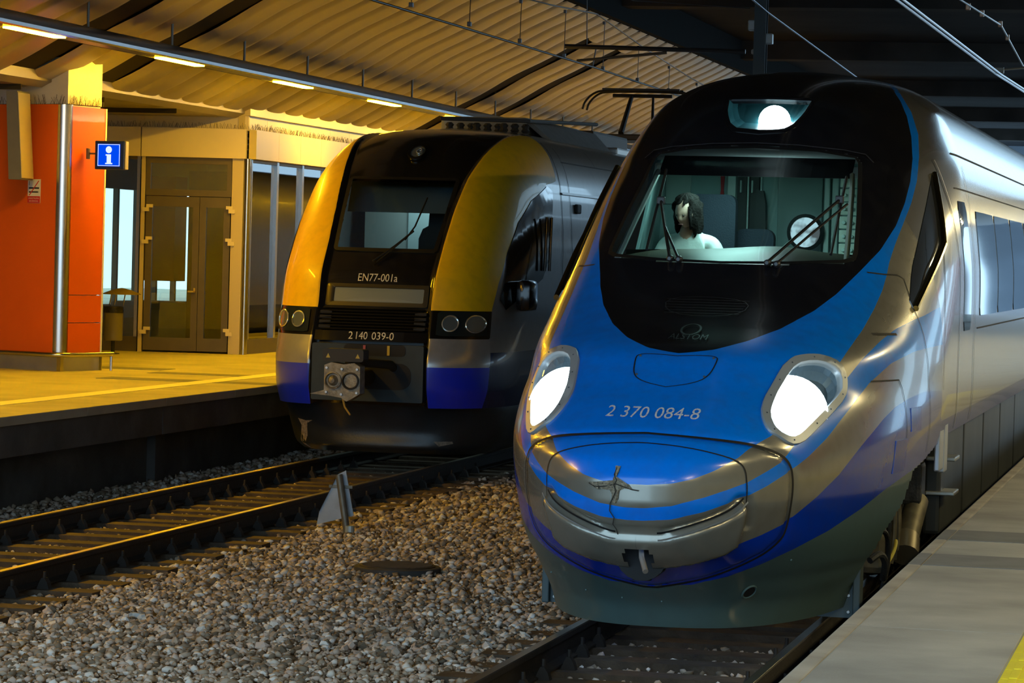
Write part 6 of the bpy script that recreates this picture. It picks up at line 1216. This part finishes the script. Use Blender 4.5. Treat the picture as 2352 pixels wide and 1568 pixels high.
for z,x in ((6.2,-.12),(6.0,.12)): g=G(); g.bbox(x-.07,x+.07,-.07,.07,z-.08,z+.08,.02); g.build('bracket_joint',mat('insulator_grey',(.30,.34,.36),.3),ms)
ca=thing('register_arm','black register arm reaching out over the yellow and black train','bracket',(-7.05,46.6,5.66))
g=G(); g.tube([(-.14,0,-.05),(-2.95,0,.0)],.035,8); g.build('tube',WIRE,ca); g=G(); g.tube([(-1.35,0,-.08),(-2.75,0,-.22)],.022,8); g.build('steady_arm',ROD,ca); g=G(); g.lathe([(.03,0),(.05,.04),(.03,.08),(.05,.12),(.03,.16)],(-.05,0,-.05),'x',10); g.build('insulator',mat('insulator_grey',(.30,.34,.36),.3),ca)
g=G(); g.tube([(-2.6,0,.02),(-2.62,0,.85)],.008,6); g.build('stay',WIRE,ca); g=G(); g.tube([(-2.45,0,.0),(-2.5,0,-.30)],.010,6); g.build('drop_bracket',WIRE,ca)
cb=thing('register_arm','thin bracket arm holding the bright wires at the right edge','bracket',(XR,46.5,5.38))
g=G(); g.tube([(-.05,0,0),(.75,.3,.10)],.02,8); g.build('tube',ROD,cb); g=G(); g.bbox(-.07,.07,-.05,.05,-.05,.04,.01); g.build('clamp',ROD,cb); g=G(); g.tube([(.7,.3,.1),(.75,.3,1.9)],.012,6); g.build('hanger',ROD,cb)
wire('feeder_wire','pale feeder wire running to the mast',[(-6.85,30,6.75),(-6.85,40,6.45),(-6.85,46.4,6.2),(-6.85,60,5.9),(-6.85,75,5.7)],.014,mat('feeder',(.30,.36,.42),.35,.8))
wire('tie_wire','second dark wire under the canopy edge left of the mast',sag(30,46.4,6.5,6.35,.1,-8.9)+[(-7.2,47,6.3)],.008,WIRE)
# ---------------------------------------------------------------- things lying by the track
mh=thing('manhole','round dark manhole cover on a ring, set in the ballast','manhole',(-6.58,24.66,-.22))
g=G(); g.lathe([(.36,-.1),(.36,.055),(.35,.062),(.32,.062)],(0,0,0),'z',40); g.build('ring',mat('manhole_concrete',(.045,.042,.038),.8,var=.3,vscale=9),mh,40)
g=G(); g.lathe([(.315,.05),(.315,.068),(.31,.07)],(0,0,0),'z',40); lid=g.build('cover',mat('cast_iron',(.05,.04,.03),.7,.3,var=.3,vscale=14),mh,40)
for k in range(-7,8):
    L=math.sqrt(max(.0,.29**2-(k*.04)**2)); g=G(); g.bbox(-L,L,k*.04-.008,k*.04+.008,.07,.076,.003); g.build('tread_bar',mat('cast_iron',(.05,.04,.03),.7,.3),lid)
mk=thing('track_marker','grey trapezoid metal marker on a leaning post beside the left track','marker',(-7.9,27.75,-.22))
MKM=mat('marker_plate',(.38,.42,.46),.55,.2,var=.2,vscale=5,dirt=(.20,.16,.08),dscale=3,damt=.7); MKP=mat('marker_post',(.17,.16,.13),.5,.5,var=.2,vscale=10)
g=G(); g.tube([(.03,-.03,-.1),(-.10,.02,.56)],.034,12); g.build('post',MKP,mk,40); g=G(); g.lathe([(.045,0),(.045,.06),(.02,.065)],(.035,-.03,.03),'z',12); g.build('socket',mat('socket_grey',(.40,.46,.46),.4,.4),mk)
g=G(); pl=[(-.36,.16),(-.02,.22),(.02,.24),(-.05,.66),(-.15,.64)]; g.prism([(-.31,.08),(-.29,.20),(-.115,.56),(-.04,.60),(.045,.18)],.045,.055); g.build('plate',MKM,mk)
g=G(); g.bbox(-.20,.03,.035,.047,.43,.46,.003); g.build('clamp_strap',MKP,mk); g=G(); g.add([(-.29,.03,.20),(-.29,.06,.20),(-.115,.06,.56),(-.115,.03,.56)],[(0,1,2,3)]); g.build('folded_edge',MKP,mk)
for n_,(x,y,lb_) in enumerate(((-7.3,20.35,'white paper scrap on the ballast at the bottom left'),(-5.25,22.6,'crumpled pale scrap among the stones in front of the blue train'),(-10.85,27.2,'pale blue rubbish beside the far rail'),(-10.85,26.2,'torn teal rubbish under the far platform edge'))):
    bm=bmesh.new(); bmesh.ops.create_grid(bm,x_segments=4,y_segments=4,size=.05); rr=random.Random(n_)
    for v in bm.verts: v.co.z=rr.uniform(0,.035); v.co.x*=1.2
    me=bpy.data.meshes.new('paper_scrap'); bm.to_mesh(me); bm.free(); o=link('paper_scrap',me,mat('paper',(.62,.66,.68),.7)); o.location=(x,y,-.165); o.rotation_euler=(.2,.1,rr.uniform(0,6)); tag(o,lb_,'litter')
# ---------------------------------------------------------------- the driver at the desk of the blue train
SKIN=mat('skin',(.62,.36,.27),.5); HAIR=mat('hair_dark',(.010,.007,.006),.8,spec=.15,bump=.7,bscale=60); SHIRT=mat('white_shirt',(.62,.66,.64),.75,bump=.25,bscale=18); TROU=mat('dark_trousers',(.02,.022,.03),.8)
def skin_mesh(verts,edges,radii,sub=2,root=0):
    me=bpy.data.meshes.new('sk'); me.from_pydata(verts,edges,[]); o=bpy.data.objects.new('sk',me); COL.objects.link(o)
    md=o.modifiers.new('s','SKIN'); 
    for i,r in enumerate(radii): me.skin_vertices[0].data[i].radius=(r,r) if not isinstance(r,tuple) else r
    me.skin_vertices[0].data[root].use_root=True
    s=o.modifiers.new('u','SUBSURF'); s.levels=sub
    bpy.context.view_layer.update(); m2=bpy.data.meshes.new_from_object(o.evaluated_get(bpy.context.evaluated_depsgraph_get())); bpy.data.objects.remove(o); return m2
DX,DY=XR-.60,18+5.02      # under the head
pr=thing('person','driver with long dark hair and white shirt looking down behind the windscreen','person',(DX,DY,2.02))
V=[(.02,.16,.06),(.02,.15,.22),(.02,.12,.42),(.015,.08,.55),(.01,.03,.62),(.0,.0,.70),   # pelvis .. neck .. head base
   (-.17,.08,.54),(-.24,.02,.34),(-.19,-.22,.24),(-.16,-.34,.25),(.20,.09,.54),(.27,.03,.34),(.22,-.20,.24),(.17,-.33,.25),
   (-.09,.12,.03),(-.13,-.30,.02),(-.13,-.34,-.40),(-.13,-.46,-.70),(.13,.12,.03),(.16,-.30,.02),(.16,-.34,-.40),(.16,-.46,-.70)]
Ed=[(0,1),(1,2),(2,3),(3,4),(4,5),(3,6),(6,7),(7,8),(8,9),(3,10),(10,11),(11,12),(12,13),(0,14),(14,15),(15,16),(16,17),(0,18),(18,19),(19,20),(20,21)]
Rr=[(.15,.11),(.14,.10),(.155,.11),(.11,.075),.055,.05,.062,.045,.038,.03,.062,.045,.038,.03,.085,.07,.052,.045,.085,.07,.052,.045]
n0=len(V)
for hi,sx in ((9,-1),(13,1)):
    w_=Vector(V[hi]); pm=len(V); V.append(tuple(w_+Vector((0,-.07,.0)))); Ed.append((hi,pm)); Rr.append((.034,.018))
    for fi,(ox,L) in enumerate(((-.03,.075),(-.01,.085),(.01,.08),(.03,.062))):
        a=len(V); V.append(tuple(w_+Vector((ox,-.105,.004)))); V.append(tuple(w_+Vector((ox,-.105-L*.5,.002)))); V.append(tuple(w_+Vector((ox,-.105-L*.85,-.022)))); Ed+= [(pm,a),(a,a+1),(a+1,a+2)]; Rr+=[.009,.0085,.007]
    a=len(V); V.append(tuple(w_+Vector((-sx*.045,-.055,-.004)))); V.append(tuple(w_+Vector((-sx*.062,-.095,-.01)))); Ed+=[(pm,a),(a,a+1)]; Rr+=[.011,.009]
bm_=skin_mesh(V,Ed,Rr)
body=link('body',bm_,SKIN,pr)
# head with a face, turned down and to the left; joined into the body mesh
bm=bmesh.new(); bm.from_mesh(body.data); hb=bmesh.new(); bmesh.ops.create_uvsphere(hb,u_segments=32,v_segments=24,radius=1)
for v in hb.verts:
    x,y,z=v.co; fr=max(0,-y); 
    jx=1-.28*max(0,-z)**1.5; X=.075*x*jx; Y=.095*y*(1-.10*max(0,-z)); Zz=.118*z
    nose=math.exp(-((x/.16)**2))*math.exp(-((z+.15)/.22)**2)*fr; Y-=.028*nose
    eye=sum(math.exp(-(((x-s)/.17)**2+((z-.06)/.12)**2)) for s in (-.38,.38))*fr; Y+=.011*eye
    Y-=.008*math.exp(-((z-.22)/.1)**2)*fr*math.exp(-(x/.5)**2); Y-=.007*math.exp(-(((x)/.3)**2+((z+.52)/.07)**2))*fr; Y+=.005*math.exp(-(((x)/.3)**2+((z+.58)/.03)**2))*fr
    Y-=.010*math.exp(-(((x)/.3)**2+((z+.85)/.14)**2))*fr
    ear=math.exp(-(((y-.08)/.14)**2+((z+.02)/.22)**2)); X+=math.copysign(.012,x)*ear*(abs(x)>.8)
    v.co=(X,Y,Zz)
HM=Matrix.Translation((0,-.025,.775))@Euler((.42,.06,-.45)).to_matrix().to_4x4()
bmesh.ops.transform(hb,matrix=HM,verts=hb.verts); tm=bpy.data.meshes.new('h'); hb.to_mesh(tm); hb.free(); bm.from_mesh(tm); bm.to_mesh(body.data); bm.free(); body.data.shade_smooth()
for s in (-1,1):
    g=G(); g.lathe([(.002,-.009),(.007,-.006),(.009,0),(.007,.006),(.002,.009)],(0,0,0),'y',10); g.V=[tuple(HM@Vector((v[0]+s*.029,v[1]-.078,v[2]+.008))) for v in g.V]; g.build('eye',mat('eye',(.05,.04,.035),.2),pr,60)
g=G(); g.V=[];g.tube([(-.02,-.089,-.06),(-.008,-.097,-.057),(.008,-.097,-.057),(.02,-.089,-.06)],.005,6); g.V=[tuple(HM@Vector(v)) for v in g.V]; g.build('mouth',mat('lips',(.30,.10,.09),.5),pr)
hb=bmesh.new(); bmesh.ops.create_uvsphere(hb,u_segments=40,v_segments=28,radius=1); rr=random.Random(4)
dele=[]
for v in hb.verts:
    x,y,z=v.co; wv=.006*math.sin(9*math.atan2(x,y)+6*z)+.004*math.sin(17*math.atan2(x,y))
    L=.125 if z>0 else .26; face=(y<-.35 and z<.45 and abs(x)<.62+.1*z)
    if face: dele.append(v)
    sp_=1.1+(.28*max(0,-z)); v.co=(.088*x*sp_+wv*x*3,.106*y*(1.05+.1*max(0,-z))+.012+wv*y*3,L*z+.012)
bmesh.ops.delete(hb,geom=dele,context='VERTS'); bmesh.ops.solidify(hb,geom=hb.faces[:],thickness=.012)
bmesh.ops.transform(hb,matrix=Matrix.Translation((0,-.02,.785))@Euler((.30,.04,-.45)).to_matrix().to_4x4(),verts=hb.verts); me=bpy.data.meshes.new('hair'); hb.to_mesh(me); hb.free(); me.shade_smooth(); link('hair',me,HAIR,pr)
Vs=[V[i] for i in (0,1,2,3,6,7,10,11)]+[(.012,.045,.60)]; Es=[(0,1),(1,2),(2,3),(3,4),(4,5),(3,6),(6,7),(3,8)]
sh=skin_mesh(Vs,Es,[(.165,.125),(.155,.115),(.172,.125),(.125,.088),.075,.060,.075,.060,(.07,.06)]); o=link('shirt',sh,SHIRT,pr); sh.shade_smooth()
Vt=[V[i] for i in (0,14,15,16,17,18,19,20,21)]; tr=skin_mesh(Vt,[(0,1),(1,2),(2,3),(3,4),(0,5),(5,6),(6,7),(7,8)],[(.165,.125),.098,.082,.066,.058,.098,.082,.066,.058]); link('trousers',tr,TROU,pr); tr.shade_smooth()
for ob in list(bpy.data.objects):
    if ob.type=='MESH' and ob.name.startswith('t.') : pass
